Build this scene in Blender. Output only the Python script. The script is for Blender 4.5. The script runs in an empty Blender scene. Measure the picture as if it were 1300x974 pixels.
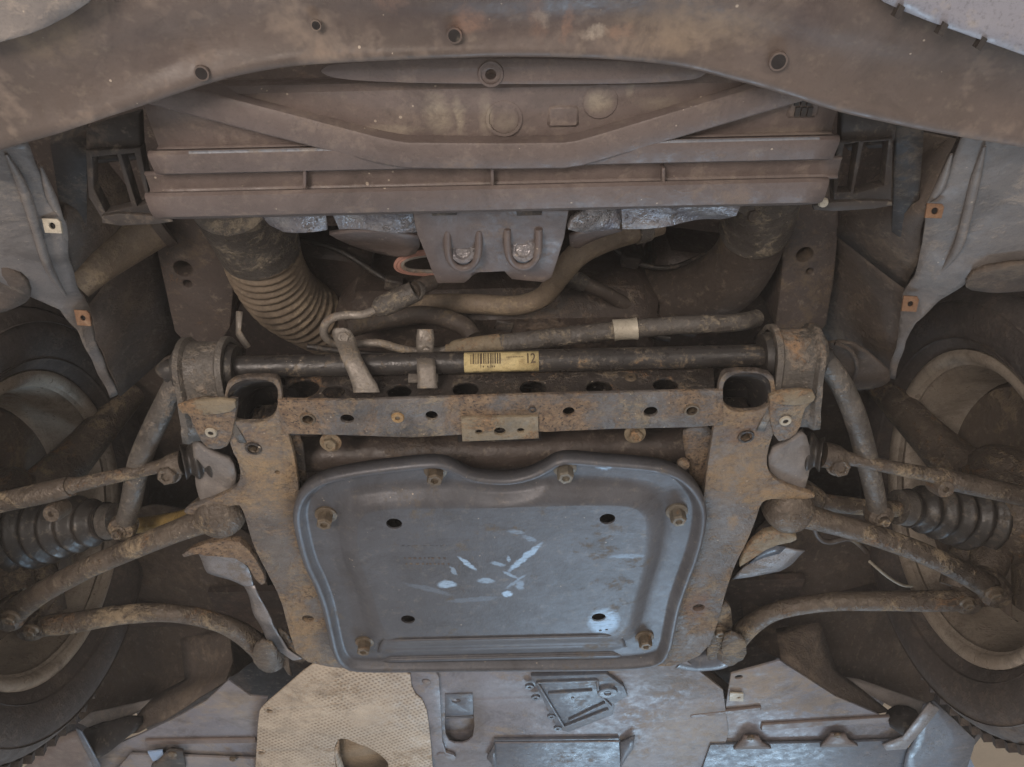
import bpy, bmesh, math, random
from mathutils import Vector, Matrix
from mathutils.geometry import tessellate_polygon
random.seed(7)
SC = bpy.context.scene
COL = SC.collection

# ------------------------------------------------------------------ camera
FPX, ELEV, ROLL = 1000.0, math.radians(50), math.radians(-1.3)
CAM = Vector((0.018, 0, 0))
FW = Vector((0, math.cos(ELEV), math.sin(ELEV)))
R0 = Vector((1, 0, 0)); U0 = Vector((0, -math.sin(ELEV), math.cos(ELEV)))
RT = R0*math.cos(ROLL) + U0*math.sin(ROLL)
UP = -R0*math.sin(ROLL) + U0*math.cos(ROLL)
cd = bpy.data.cameras.new('camera'); cam = bpy.data.objects.new('camera', cd); COL.objects.link(cam)
cd.sensor_fit = 'HORIZONTAL'; cd.sensor_width = 36; cd.lens = 36*FPX/1300; cd.clip_start = .01; cd.clip_end = 100
cam.matrix_world = Matrix(((RT.x, UP.x, -FW.x, CAM.x), (RT.y, UP.y, -FW.y, CAM.y), (RT.z, UP.z, -FW.z, CAM.z), (0, 0, 0, 1)))
SC.camera = cam

# ------------------------------------------------------------------ light of the garage
w = bpy.data.worlds.new('World'); SC.world = w; w.use_nodes = True
bg = w.node_tree.nodes['Background']; bg.inputs[0].default_value = (1.0, .94, .90, 1); bg.inputs[1].default_value = .50
def area(name, loc, target, size, power, col, sy=None):
    l = bpy.data.lights.new(name, 'AREA'); l.energy = power; l.color = col; l.size = size
    if sy: l.shape = 'RECTANGLE'; l.size_y = sy
    o = bpy.data.objects.new(name, l); COL.objects.link(o); o.location = loc
    o.rotation_euler = (Vector(target)-Vector(loc)).to_track_quat('-Z', 'Y').to_euler()
area('daylight_door', (.75, 3.6, -.95), (.1, .9, .66), 1.4, 42, (.50, .75, 1.0), .6)
area('work_lamp', (-.75, -.75, -.75), (0, .55, .66), .8, 30, (1.0, .88, .79), .5)
area('front_fill_right', (1.5, -1.2, -.9), (.1, .5, .62), .7, 13, (1.0, .90, .80), .3)  # unseen warm fill lamp, low at the front right and aimed up
v = SC.view_settings; v.view_transform = 'Standard'; v.look = 'None'; v.exposure = 0; v.gamma = 1
SC.cycles.use_denoising = True
SC.cycles.max_bounces = 5; SC.cycles.diffuse_bounces = 4; SC.cycles.glossy_bounces = 2; SC.cycles.adaptive_threshold = .05; SC.cycles.caustics_reflective = False; SC.cycles.caustics_refractive = False

# ------------------------------------------------------------------ photo ray helpers
def ray(px, py): return FW + RT*((px-650)/FPX) + UP*((487-py)/FPX)
def PZ(px, py, z): d = ray(px, py); return CAM + d*(z/d.z)
def PY(px, py, y): d = ray(px, py); return CAM + d*(y/d.y)
def PX(px, py, x): d = ray(px, py); return CAM + d*((x-CAM.x)/d.x)
def P3(p): return PZ(*p)

# ------------------------------------------------------------------ materials
def lin(h):
    h = h.lstrip('#'); c = [int(h[i:i+2], 16)/255 for i in (0, 2, 4)]
    return tuple(x/12.92 if x <= .04045 else ((x+.055)/1.055)**2.4 for x in c) + (1,)
class NT:
    def __init__(s, name):
        s.m = bpy.data.materials.new(name); s.m.use_nodes = True; s.t = s.m.node_tree
        s.b = s.t.nodes['Principled BSDF']; s.pos = s.n('ShaderNodeNewGeometry').outputs['Position']
    def n(s, k, **kw):
        x = s.t.nodes.new(k)
        for a, b in kw.items(): setattr(x, a, b)
        return x
    def l(s, a, b): s.t.links.new(a, b)
    def val(s, sock, v):
        if hasattr(v, 'is_output'): s.l(v, sock)
        else: sock.default_value = v
    def noise(s, scale, detail=5, rough=.6, dist=0, vec=None):
        x = s.n('ShaderNodeTexNoise'); s.l(vec or s.pos, x.inputs['Vector'])
        x.inputs['Scale'].default_value = scale; x.inputs['Detail'].default_value = detail
        x.inputs['Roughness'].default_value = rough; x.inputs['Distortion'].default_value = dist
        return x.outputs[0]
    def step(s, v, a, b):
        x = s.n('ShaderNodeMapRange'); x.clamp = True; s.val(x.inputs[0], v)
        x.inputs[1].default_value = a; x.inputs[2].default_value = b; return x.outputs[0]
    def math(s, op, a, b=0.0):
        x = s.n('ShaderNodeMath', operation=op); s.val(x.inputs[0], a); s.val(x.inputs[1], b); return x.outputs[0]
    def mix(s, f, a, b):
        x = s.n('ShaderNodeMix', data_type='RGBA'); s.val(x.inputs[0], f); s.val(x.inputs[6], a); s.val(x.inputs[7], b); return x.outputs[2]
    def mixf(s, f, a, b):
        x = s.n('ShaderNodeMix', data_type='FLOAT'); s.val(x.inputs[0], f); s.val(x.inputs[2], a); s.val(x.inputs[3], b); return x.outputs[0]
def mat(name, a, b, scale=18, rough=.6, metal=0.0, bump=.35, bscale=140, dust=None, rust=0, rscale=14, speck=0, grime=0, spec=.4, extra=None, grit=.32, rvar=.3, rcol=('#5c4635', '#927150')):
    t = NT(name)
    c = t.mix(t.step(t.noise(scale, 4, .65), .32, .68), lin(a), lin(b))
    c = t.mix(t.math('MULTIPLY', t.step(t.noise(scale*7, 2, .7), .45, .75), .35), c, lin(b))
    me = metal; ro = t.math('ADD', t.math('MULTIPLY', t.step(t.noise(55, 2, .7), .3, .7), rvar), rough-rvar*.5)
    gr = t.noise(330, 2, .8); g2 = t.noise(75, 3, .75)
    c = t.mix(t.math('MULTIPLY', t.step(gr, .52, .72), grit), c, lin('#241f1c')); c = t.mix(t.math('MULTIPLY', t.step(g2, .56, .74), grit*.8), c, lin('#a89a86'))
    relief = None
    if dust:
        n_ = t.math('ADD', t.math('MULTIPLY', t.noise(dust[1], 5, .78, .3), .75), t.math('MULTIPLY', t.noise(dust[1]*8, 3, .8), .25))
        f = t.math('MULTIPLY', t.step(n_, .60-dust[2]*.22, .70-dust[2]*.22), .8)
        c = t.mix(f, c, lin(dust[0])); ro = t.mixf(f, ro, .88); me = t.mixf(f, me, 0.0); relief = f
    if grime:
        f = t.math('MULTIPLY', t.step(t.noise(11, 5, .8, .9), .50, .66), grime)
        c = t.mix(f, c, lin('#2b2420')); ro = t.mixf(f, ro, .42)
    if rust:
        n_ = t.math('ADD', t.math('MULTIPLY', t.noise(rscale, 5, .72, .5), .82), t.math('MULTIPLY', t.noise(rscale*10, 3, .8), .18))
        f = t.step(n_, .64-rust*.27, .72-rust*.25)
        rc = t.mix(t.step(t.noise(120, 3, .8), .38, .62), lin(rcol[0]), lin(rcol[1]))
        rc = t.mix(t.step(t.noise(260, 1, .8), .55, .7), rc, lin('#33261d'))
        f = t.math('MULTIPLY', f, .74); c = t.mix(f, c, rc); ro = t.mixf(f, ro, .92); me = t.mixf(f, me, 0.0)
        relief = f if relief is None else t.math('MAXIMUM', relief, f)
    if speck:
        vo = t.n('ShaderNodeTexVoronoi'); t.l(t.pos, vo.inputs['Vector']); vo.inputs['Scale'].default_value = 95
        sz = t.math('MULTIPLY', t.step(t.noise(22, 3), .48, .75), .19*speck)
        f = t.math('LESS_THAN', vo.outputs['Distance'], sz)
        c = t.mix(t.math('MULTIPLY', f, .6), c, lin('#b3a594'))
    if extra: c, ro, me = extra(t, c, ro, me)
    t.val(t.b.inputs['Base Color'], c); t.val(t.b.inputs['Roughness'], ro); t.val(t.b.inputs['Metallic'], me)
    t.b.inputs['Specular IOR Level'].default_value = spec
    if bump:
        bn = t.n('ShaderNodeBump'); bn.inputs['Strength'].default_value = bump; bn.inputs['Distance'].default_value = .003
        h = t.math('ADD', t.noise(bscale, 3, .75), t.math('MULTIPLY', t.noise(bscale*.2, 2), 1.6))
        if relief is not None: h = t.math('ADD', h, t.math('MULTIPLY', relief, t.math('ADD', t.noise(400, 2, .8), .6)))
        t.l(h, bn.inputs['Height']); t.l(bn.outputs[0], t.b.inputs['Normal'])
    return t.m
def plate_marks_sheen(t, c, ro, me):
    # scraped bare-metal marks, plus daylight sheen painted round the lower right hole
    z = .640
    nz = t.n('ShaderNodeVectorMath', operation='SCALE'); no = t.n('ShaderNodeTexNoise'); t.l(t.pos, no.inputs['Vector'])
    no.inputs['Scale'].default_value = 85; no.inputs['Detail'].default_value = 8; no.inputs['Roughness'].default_value = .75
    t.l(no.outputs['Color'], nz.inputs[0]); nz.inputs[3].default_value = .014
    ad = t.n('ShaderNodeVectorMath', operation='ADD'); t.l(t.pos, ad.inputs[0]); t.l(nz.outputs[0], ad.inputs[1])
    tot = None
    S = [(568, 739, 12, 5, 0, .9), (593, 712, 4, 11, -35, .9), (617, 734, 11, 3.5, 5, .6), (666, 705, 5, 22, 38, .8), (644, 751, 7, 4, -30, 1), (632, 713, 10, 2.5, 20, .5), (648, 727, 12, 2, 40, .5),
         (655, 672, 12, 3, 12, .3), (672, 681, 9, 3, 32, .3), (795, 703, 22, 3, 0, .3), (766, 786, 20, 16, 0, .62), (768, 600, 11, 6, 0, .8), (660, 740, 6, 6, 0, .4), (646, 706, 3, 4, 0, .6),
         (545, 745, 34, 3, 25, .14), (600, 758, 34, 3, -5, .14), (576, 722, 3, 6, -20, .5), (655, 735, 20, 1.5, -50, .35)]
    for (x, y, rx, ry, an, st) in S:
        p = PZ(x, y, z); q = PZ(x+rx, y, z); r = PZ(x, y+ry, z)
        a = (q-p).length; b = (r-p).length; an = math.radians(-an)
        mp = t.n('ShaderNodeMapping', vector_type='TEXTURE'); t.l(ad.outputs[0], mp.inputs[0])
        mp.inputs['Location'].default_value = (p.x+.007, p.y+.007, z+.007); mp.inputs['Rotation'].default_value = (0, 0, -an); mp.inputs['Scale'].default_value = (a, b, 10)
        ln = t.n('ShaderNodeVectorMath', operation='LENGTH'); t.l(mp.outputs[0], ln.inputs[0])
        k = t.math('MULTIPLY', t.step(ln.outputs['Value'], 1.12, .72), st)
        tot = k if tot is None else t.math('MAXIMUM', tot, k)
    st_ = t.n('ShaderNodeMapping'); t.l(t.pos, st_.inputs[0]); st_.inputs['Rotation'].default_value = (0, 0, .9); st_.inputs['Scale'].default_value = (1, 5, 1)
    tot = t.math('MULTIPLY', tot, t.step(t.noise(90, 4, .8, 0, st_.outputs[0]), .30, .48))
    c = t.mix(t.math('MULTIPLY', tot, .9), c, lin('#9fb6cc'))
    return c, t.mixf(tot, ro, .42), me
def perforated(t, c, ro, me):
    mp = t.n('ShaderNodeMapping'); t.l(t.pos, mp.inputs[0]); mp.inputs['Rotation'].default_value = (0, 0, .5); mp.inputs['Scale'].default_value = (135, 115, 0)
    vo = t.n('ShaderNodeTexVoronoi'); vo.inputs['Randomness'].default_value = .08; vo.inputs['Scale'].default_value = 1; t.l(mp.outputs[0], vo.inputs['Vector'])
    f = t.step(vo.outputs['Distance'], .36, .22)
    area_ = t.step(t.noise(13, 3), .36, .56)
    f = t.math('MULTIPLY', f, t.math('MULTIPLY', area_, .7))
    return t.mix(f, c, lin('#6a5844')), ro, me
def blotches(groups, zb, dis=.03, hard=(1.25, .55), rag=.8):
    def f(t, c, ro, me):
        no = t.n('ShaderNodeTexNoise'); t.l(t.pos, no.inputs['Vector']); no.inputs['Scale'].default_value = 26; no.inputs['Detail'].default_value = 6; no.inputs['Roughness'].default_value = .7
        nz = t.n('ShaderNodeVectorMath', operation='SCALE'); t.l(no.outputs['Color'], nz.inputs[0]); nz.inputs[3].default_value = dis
        ad = t.n('ShaderNodeVectorMath', operation='ADD'); t.l(t.pos, ad.inputs[0]); t.l(nz.outputs[0], ad.inputs[1])
        for L, col, rg in groups:
            tot = None
            for x, y, rx, ry, st in L:
                p = PZ(x, y, zb); a = abs(PZ(x+rx, y, zb).x-p.x); b = abs(PZ(x, y+ry, zb).y-p.y)
                mp = t.n('ShaderNodeMapping', vector_type='TEXTURE'); t.l(ad.outputs[0], mp.inputs[0]); mp.inputs['Location'].default_value = (p.x+dis*.5, p.y+dis*.5, zb+dis*.5); mp.inputs['Scale'].default_value = (a, b, 5)
                ln = t.n('ShaderNodeVectorMath', operation='LENGTH'); t.l(mp.outputs[0], ln.inputs[0])
                k = t.math('MULTIPLY', t.step(ln.outputs['Value'], *hard), st); tot = k if tot is None else t.math('MAXIMUM', tot, k)
            tot = t.math('MULTIPLY', tot, t.mixf(rag, 1.0, t.step(t.noise(34+len(col)*rg*6, 5, .8, .4), .36, .60)))
            c = t.mix(tot, c, lin(col)); ro = t.mixf(tot, ro, rg)
        return c, ro, me
    return f
bumper_blotches = blotches([([(640, 15, 230, 48, .7), (1035, 22, 36, 44, .7), (190, 75, 40, 30, .35)], '#453b39', .3), ([(600, 30, 26, 20, .75), (490, 8, 20, 14, .5), (718, 35, 8, 26, .6), (785, 45, 18, 9, .6), (680, 15, 10, 40, .35)], '#7c6152', .7), ([(752, 44, 16, 9, .7), (685, 26, 8, 12, .4)], '#958a7d', .7), ([(880, 40, 110, 30, .35), (60, 40, 60, 40, .4)], '#8d7b66', .7)], .60, .035)  # darker, reddish and paler tone blotches on the bumper
guide_mud = blotches([([(555, 145, 20, 26, .75), (584, 148, 6, 30, .7), (616, 147, 9, 30, .6), (490, 166, 45, 7, .6), (640, 152, 16, 16, .4), (762, 128, 18, 18, .75), (712, 150, 18, 14, .7), (840, 130, 26, 10, .4), (930, 140, 40, 12, .4), (330, 132, 30, 12, .25), (1000, 170, 60, 10, .3), (800, 112, 5, 12, .5)], '#8f8474', .9), ([(280, 150, 60, 18, .3), (900, 160, 60, 14, .3), (690, 125, 30, 12, .4)], '#4c433e', .6)], .655, .02, (1.2, .5))
subframe_rust_tones = blotches([([(345, 610, 30, 50, .85), (322, 640, 30, 14, .8), (380, 800, 22, 34, .8), (320, 505, 60, 30, .35), (940, 600, 40, 40, .75), (985, 630, 50, 14, .8), (930, 665, 8, 10, .8), (957, 690, 18, 18, .7), (955, 505, 60, 30, .35), (380, 600, 8, 60, .7)], '#8f785b', .85), ([(885, 770, 14, 18, .6), (945, 715, 10, 22, .6), (322, 556, 24, 12, .3), (945, 550, 26, 16, .3)], '#6d4a38', .8), ([(345, 680, 22, 60, .5), (925, 640, 10, 70, .5), (330, 568, 22, 14, .5), (900, 690, 14, 80, .4)], '#6a6765', .5), ([(322, 477, 60, 9, .95), (948, 470, 60, 9, .95)], '#352d28', .6)], .66, .03, (1.25, .5))  # rust and grey patches; last group darkens the strips above the rail openings
tray_mud = blotches([([(860, 860, 70, 26, .8), (600, 905, 16, 40, .6), (585, 960, 40, 12, .5)], '#54493f', .5), ([(880, 930, 60, 40, .6), (960, 880, 50, 26, .4), (800, 960, 60, 20, .3), (300, 900, 30, 26, .4), (230, 960, 60, 14, .4)], '#9a8d7d', .8), ([(1030, 892, 24, 12, .6), (1000, 878, 12, 6, .5), (935, 903, 70, 6, .6), (300, 890, 20, 10, .5), (330, 880, 14, 20, .4)], '#5c5148', .6)], .672, .03, (1.25, .5))
M = dict(
    mud=mat('dried_mud', '#837769', '#6a5f56', 40, .9, 0, .8, 220, ('#685d56', 60, .6)),
    edge_sheen=mat('ridge_highlight', '#7a7d84', '#686a70', 20, .5, 0, .3, 120, ('#7a6f64', 14, .4), speck=.6),
    bumper=mat('bumper_plastic', '#625650', '#514741', 6, .44, 0, .10, 60, ('#7d6e62', 5, .35), 0, 14, .9, .3, extra=bumper_blotches, grit=.15),
    paint=mat('grey_paint', '#8b8a90', '#7d7c84', 6, .35, 0, .08, 60, ('#8e8272', 8, .2), speck=.4),
    guide=mat('guide_plastic', '#6d605a', '#5c514d', 9, .48, 0, .16, 90, ('#776a61', 13, .25), 0, 14, .9, .3, grit=.18, extra=guide_mud),
    guide2=mat('guide_flange', '#685c57', '#5a4f4b', 9, .48, 0, .16, 90, ('#74675e', 14, .3), speck=.8, grit=.18, grime=.25),
    black=mat('black_plastic', '#3a332f', '#2e2926', 14, .65, 0, .2, 90, ('#5f5348', 16, .35), speck=.4),
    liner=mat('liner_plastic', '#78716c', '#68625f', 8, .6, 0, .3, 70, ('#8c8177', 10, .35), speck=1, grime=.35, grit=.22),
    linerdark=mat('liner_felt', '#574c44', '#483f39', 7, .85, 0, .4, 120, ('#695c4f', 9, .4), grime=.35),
    rail=mat('painted_sheet_metal', '#50453f', '#443c38', 9, .7, 0, .3, 70, ('#665848', 8, .4), .2),
    cavity=mat('sooty_metal', '#443a36', '#352e2b', 9, .8, 0, .4, 70, ('#584b43', 8, .3)),
    cavity2=mat('oily_alloy', '#4a403a', '#39312d', 12, .5, .1, .4, 90, ('#65574a', 12, .3), grime=.5),
    rusty=mat('rusted_steel', '#706a66', '#554f4b', 13, .5, .15, .8, 160, ('#8f816c', 14, .35), .62, 7.5, .9, .6, rcol=('#66503d', '#8f765a')),
    railsteel=mat('grey_coated_steel', '#6b645f', '#574f4a', 11, .55, .05, .7, 130, ('#8b7a63', 12, .4), .58, 9, .9, .5, extra=subframe_rust_tones, rcol=('#6a5440', '#917a5c')),
    web=mat('dark_coated_steel', '#413b37', '#332e2c', 20, .4, .2, .6, 160, ('#6e6150', 26, .35), .30, 24, 1.1, .5),
    plate=mat('pressed_alloy', '#5b5c61', '#4e4d50', 7, .47, .3, .12, 200, ('#5f5548', 8, .2), 0, 14, .8, .3, extra=plate_marks_sheen, grit=.18, rvar=.08),
    bar=mat('bar_black_paint', '#3a3633', '#2f2c2b', 22, .36, .1, .25, 130, ('#7a6c59', 30, .3), .15, 30, .7),
    arm=mat('dusty_cast_steel', '#61564b', '#494039', 16, .48, .2, .9, 120, ('#93826a', 16, .42), .30, 18, .9, .6),
    armgrey=mat('dusty_bar_arm', '#625c56', '#4d4843', 16, .48, .15, .6, 130, ('#83776a', 20, .4), .2, 20, .8, .5),
    alu=mat('dull_aluminium', '#979290', '#69656a', 34, .38, .4, .8, 110, ('#54493f', 30, .3), speck=.8, grime=.3),
    strap=mat('zinc_strap', '#857d74', '#6c655e', 22, .5, .3, .4, 150, ('#92836e', 28, .35), .22, 26, .5),
    hose=mat('dusty_hose', '#7a6b5a', '#5f5346', 11, .65, 0, .35, 120, ('#8f7f69', 16, .35), grime=.4),
    hosedark=mat('rubber_hose', '#4a413a', '#3c342f', 14, .6, 0, .35, 120, ('#75674f', 9, .25)),
    hosegrey=mat('grey_rubber_hose', '#5a5550', '#45403c', 20, .5, 0, .6, 150, ('#8e8270', 30, .4), speck=1.1, grime=.4),
    rubber=mat('boot_rubber', '#37332f', '#2b2725', 14, .45, 0, .3, 120, ('#61574c', 16, .3)),
    tyre=mat('tyre_rubber', '#4b433f', '#3e3835', 10, .8, 0, .4, 160, ('#5e534a', 9, .4), grit=.2),
    rim=mat('dusty_alloy_rim', '#b8ab9c', '#988a7b', 10, .4, .3, .3, 120, ('#85766a', 9, .3), grime=.4),
    brake=mat('brake_shield', '#62564b', '#4d443c', 9, .7, 0, .5, 100, ('#7a6b58', 12, .4), .3),
    tan=mat('tan_heat_shield', '#bdac97', '#a39381', 9, .6, .1, .6, 60, ('#8d7b66', 10, .3), grime=.3, extra=perforated, grit=.25),
    tanbare=mat('tan_weave', '#93826b', '#7d6d59', 40, .8, 0, .6, 300),
    tray=mat('grey_tray', '#79767b', '#68656a', 6, .48, 0, .22, 90, ('#85786a', 6, .4), 0, 14, .9, .5, grit=.24, extra=tray_mud),
    flap=mat('blue_grey_flap', '#585d67', '#4b4f58', 10, .4, 0, .2, 110, ('#6c655f', 12, .2), speck=.6, grime=.3),
    foil=mat('bent_foil_shield', '#8e8b8c', '#7a7676', 16, .5, .35, .5, 60, ('#6f6459', 14, .35)),
    bolt=mat('dirty_bolt', '#6f6252', '#54493c', 40, .5, .3, .4, 200, None, .35, 60),
    boltzinc=mat('zinc_bolt', '#777064', '#5b544a', 40, .55, .3, .3, 200, None, .2, 60),
    clip=mat('rusty_clip', '#86684f', '#664a37', 60, .75, .1, .4, 150),
    clippale=mat('pale_clip', '#b2aa9a', '#988f80', 30, .6, .2, .2, 150),
    hole=mat('hole_inside', '#26211f', '#1f1b1a', 20, .9, 0, 0),
    gold=mat('waxed_shaft', '#a08652', '#6e5a37', 30, .35, .4, .5, 120, ('#5a4b35', 40, .3)),
    label=mat('label_paper', '#c9b888', '#b39f72', 60, .6, 0, .1, 60, ('#8c7853', 60, .3), grime=.45),
    ink=mat('label_ink', '#4b3f2e', '#5d4f39', 60, .8, 0, 0),
    pink=mat('pink_cable', '#a4796a', '#8c6557', 30, .6, 0, .2),
    pale=mat('pale_plastic', '#c8bea6', '#b3a88f', 20, .6, 0, .1),
    bracket=mat('tan_rust_bracket', '#877963', '#6f6453', 18, .65, .1, .5, 160, None, .5, 22, .7, .3),
    weld=mat('weld_nut', '#a8895e', '#7d6343', 40, .6, .2, .3, 200),
    beige=mat('garage_beige', '#b8a993', '#ab9c88', 2, .9, 0, 0), blue=mat('lift_blue', '#8ea2bd', '#7f93ad', 14, .5, 0, .1),
)

# ------------------------------------------------------------------ mesh kit
def thing(name, label, cat, base, group=None):
    o = bpy.data.objects.new(name, None); COL.objects.link(o); o.location = Vector(base); o.empty_display_size = .02
    o['label'] = label; o['category'] = cat
    if group: o['group'] = group
    return o
def origin(p):
    v = Vector((0, 0, 0))
    while p: v += Vector(p.location); p = p.parent
    return v
def link(name, me, m, parent=None, angle=38, label=None, cat=None, group=None, kind=None, smooth=True):
    me.materials.clear(); me.materials.append(M[m] if isinstance(m, str) else m)
    bm = bmesh.new(); bm.from_mesh(me); bmesh.ops.remove_doubles(bm, verts=bm.verts, dist=1e-5)
    bmesh.ops.recalc_face_normals(bm, faces=bm.faces)
    for f in bm.faces: f.smooth = smooth
    for e in bm.edges:
        e.smooth = not (len(e.link_faces) == 2 and e.calc_face_angle(0) > math.radians(angle))
    bm.to_mesh(me); bm.free()
    o = bpy.data.objects.new(name, me); COL.objects.link(o)
    if parent is not None: me.transform(Matrix.Translation(-origin(parent))); o.parent = parent
    else:
        c = sum((x.co for x in me.vertices), Vector())/max(1, len(me.vertices)); me.transform(Matrix.Translation(-c)); o.location = c
    if label: o['label'] = label
    if cat: o['category'] = cat
    if group: o['group'] = group
    if kind: o['kind'] = kind
    return o
def mesh(vs, fs):
    me = bpy.data.meshes.new('m'); me.from_pydata([tuple(x) for x in vs], [], fs); me.update(); return me
def thicken(o, t, off=0, bev=0):
    s = o.modifiers.new('thickness', 'SOLIDIFY'); s.thickness = t; s.offset = off
    if bev:
        b = o.modifiers.new('edge', 'BEVEL'); b.width = bev; b.segments = 2; b.limit_method = 'ANGLE'
    return o
def cr(pts, n=8, closed=False):
    L = len(pts); out = []
    for i in range(L if closed else L-1):
        g = (lambda k: pts[k % L]) if closed else (lambda k: pts[max(0, min(L-1, k))])
        a, b, c, d = g(i-1), g(i), g(i+1), g(i+2)
        for k in range(n):
            t = k/n
            out.append(tuple(.5*((2*q)+(-p+r)*t+(2*p-5*q+4*r-s)*t*t+(-p+3*q-3*r+s)*t*t*t) for p, q, r, s in zip(a, b, c, d)))
    if not closed: out.append(tuple(pts[-1]))
    return out
def chaikin(pts, n=2):
    for _ in range(n):
        o = []
        for i in range(len(pts)):
            a, b = pts[i], pts[(i+1) % len(pts)]
            o.append(tuple(.75*p+.25*q for p, q in zip(a, b))); o.append(tuple(.25*p+.75*q for p, q in zip(a, b)))
        pts = o
    return pts
def tube_data(pts, seg=14, caps=True, flat=None):
    # pts: (x,y,z,r)
    P = [Vector(p[:3]) for p in pts]; R = [p[3] for p in pts]; vs = []; fs = []
    n = len(P); up = None
    for i in range(n):
        t = (P[min(n-1, i+1)]-P[max(0, i-1)]).normalized()
        if up is None: up = t.orthogonal().normalized() if flat is None else (Vector(flat)-t*t.dot(Vector(flat))).normalized()
        up = (up-t*up.dot(t)).normalized(); s = t.cross(up)
        for k in range(seg):
            a = 2*math.pi*k/seg; vs.append(P[i]+(up*math.cos(a)+s*math.sin(a))*R[i])
    for i in range(n-1):
        for k in range(seg):
            a = i*seg+k; b = i*seg+(k+1) % seg; fs.append((a, b, b+seg, a+seg))
    if caps: fs += [tuple(range(seg))[::-1], tuple(range((n-1)*seg, n*seg))]
    return vs, fs
def tube(name, pts, m, parent=None, n=8, seg=14, **kw):
    """pts: world (x,y,z,r)"""
    return link(name, mesh(*tube_data(cr(pts, n) if len(pts) > 2 else pts, seg)), m, parent, **kw)
def pxz(L):  # (px,py,z,r) -> world
    return [tuple(PZ(a, b, z))+(r,) for a, b, z, r in L]
def lathe_data(o, axis, prof, seg=40, closed=False):
    o = Vector(o); ax = Vector(axis).normalized(); u = ax.orthogonal().normalized(); v_ = ax.cross(u); vs = []; fs = []
    for r, h in prof:
        for k in range(seg):
            a = 2*math.pi*k/seg; vs.append(o+ax*h+(u*math.cos(a)+v_*math.sin(a))*r)
    n = len(prof)
    for i in range(n if closed else n-1):
        j = (i+1) % n
        for k in range(seg): fs.append((i*seg+k, i*seg+(k+1) % seg, j*seg+(k+1) % seg, j*seg+k))
    return vs, fs
def lathe(name, o, axis, prof, m, parent=None, seg=40, closed=False, **kw): return link(name, mesh(*lathe_data(o, axis, prof, seg, closed)), m, parent, **kw)
def frame(o, n, u=(1, 0, 0)):
    n = Vector(n).normalized(); u = Vector(u); u = (u-n*u.dot(n)).normalized(); v_ = n.cross(u)
    return Vector(o), u, v_, n
def hit(fr, px, py):
    d = ray(px, py); k = (fr[0]-CAM).dot(fr[3])/d.dot(fr[3]); q = CAM+d*k-fr[0]; return (q.dot(fr[1]), q.dot(fr[2]))
def circ(fr, px, py, r, ry=None, n=20, rot=0):
    a, b = hit(fr, px, py); ry = ry or r
    return [(a+r*math.cos(t)*math.cos(rot)-ry*math.sin(t)*math.sin(rot), b+r*math.cos(t)*math.sin(rot)+ry*math.sin(t)*math.cos(rot)) for t in [2*math.pi*k/n for k in range(n)]]
def plate_mesh(fr, loops, thick, bev=.0012):
    cu = bpy.data.curves.new('c', 'CURVE'); cu.dimensions = '2D'; cu.fill_mode = 'BOTH'; cu.extrude = max(1e-4, thick/2-bev); cu.bevel_depth = bev; cu.bevel_resolution = 1; cu.offset = -bev
    for L in loops:
        s = cu.splines.new('POLY'); s.points.add(len(L)-1); s.use_cyclic_u = True
        for p, q in zip(s.points, L): p.co = (q[0], q[1], 0, 1)
    ob = bpy.data.objects.new('c', cu); me = bpy.data.meshes.new_from_object(ob); bpy.data.objects.remove(ob); bpy.data.curves.remove(cu)
    o, u, v_, n = fr; o = o + n*(thick/2)
    me.transform(Matrix(((u.x, v_.x, n.x, o.x), (u.y, v_.y, n.y, o.y), (u.z, v_.z, n.z, o.z), (0, 0, 0, 1))))
    return me
def plate(name, fr, outline, holes, thick, m, parent=None, bev=.0012, smooth=1, **kw):
    """outline in photo pixels on plane fr; the plane is the face nearest the camera side"""
    L = [hit(fr, *p) for p in (chaikin(outline, smooth) if smooth else outline)]
    return link(name, plate_mesh(fr, [L]+list(holes), thick, bev), m, parent, **kw)
def HZ(z): return frame((0, 0, z), (0, 0, 1))
def sheet(name, pts, m, parent=None, thick=.003, sub=2, smoothn=1, wob=0, bev=0, **kw):
    """pts: (px,py,z) -> a thin shaped sheet"""
    P = chaikin(pts, smoothn) if smoothn else pts
    tri = tessellate_polygon([[Vector((p[0], p[1], 0)) for p in P]])
    me = mesh([P3(p) for p in P], [tuple(t) for t in tri])
    if sub:
        bm = bmesh.new(); bm.from_mesh(me); bmesh.ops.recalc_face_normals(bm, faces=bm.faces)
        for _ in range(sub):
            bmesh.ops.subdivide_edges(bm, edges=[e for e in bm.edges if e.calc_length() > .012], cuts=1, use_grid_fill=True)
        bmesh.ops.triangulate(bm, faces=bm.faces)
        iv = [x for x in bm.verts if not x.is_boundary]
        for _ in range(12): bmesh.ops.smooth_vert(bm, verts=iv, factor=.5, use_axis_x=True, use_axis_y=True, use_axis_z=True)
        if wob:
            for x in bm.verts: x.co.z += wob*(math.sin(x.co.x*70+x.co.y*30)+math.sin(x.co.y*90-x.co.x*40))*.5
        bm.to_mesh(me); bm.free()
    o = link(name, me, m, parent, **kw); thicken(o, thick, 0, bev); return o
def loft(name, rows, m, parent=None, thick=0, close_u=False, **kw):
    vs = []; fs = []; n = len(rows[0])
    for r in rows: vs += [Vector(p) for p in r]
    for i in range(len(rows)-1):
        for k in range(n if close_u else n-1):
            k2 = (k+1) % n; fs.append((i*n+k, i*n+k2, (i+1)*n+k2, (i+1)*n+k))
    o = link(name, mesh(vs, fs), m, parent, **kw)
    if thick: thicken(o, thick, 0)
    return o
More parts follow.
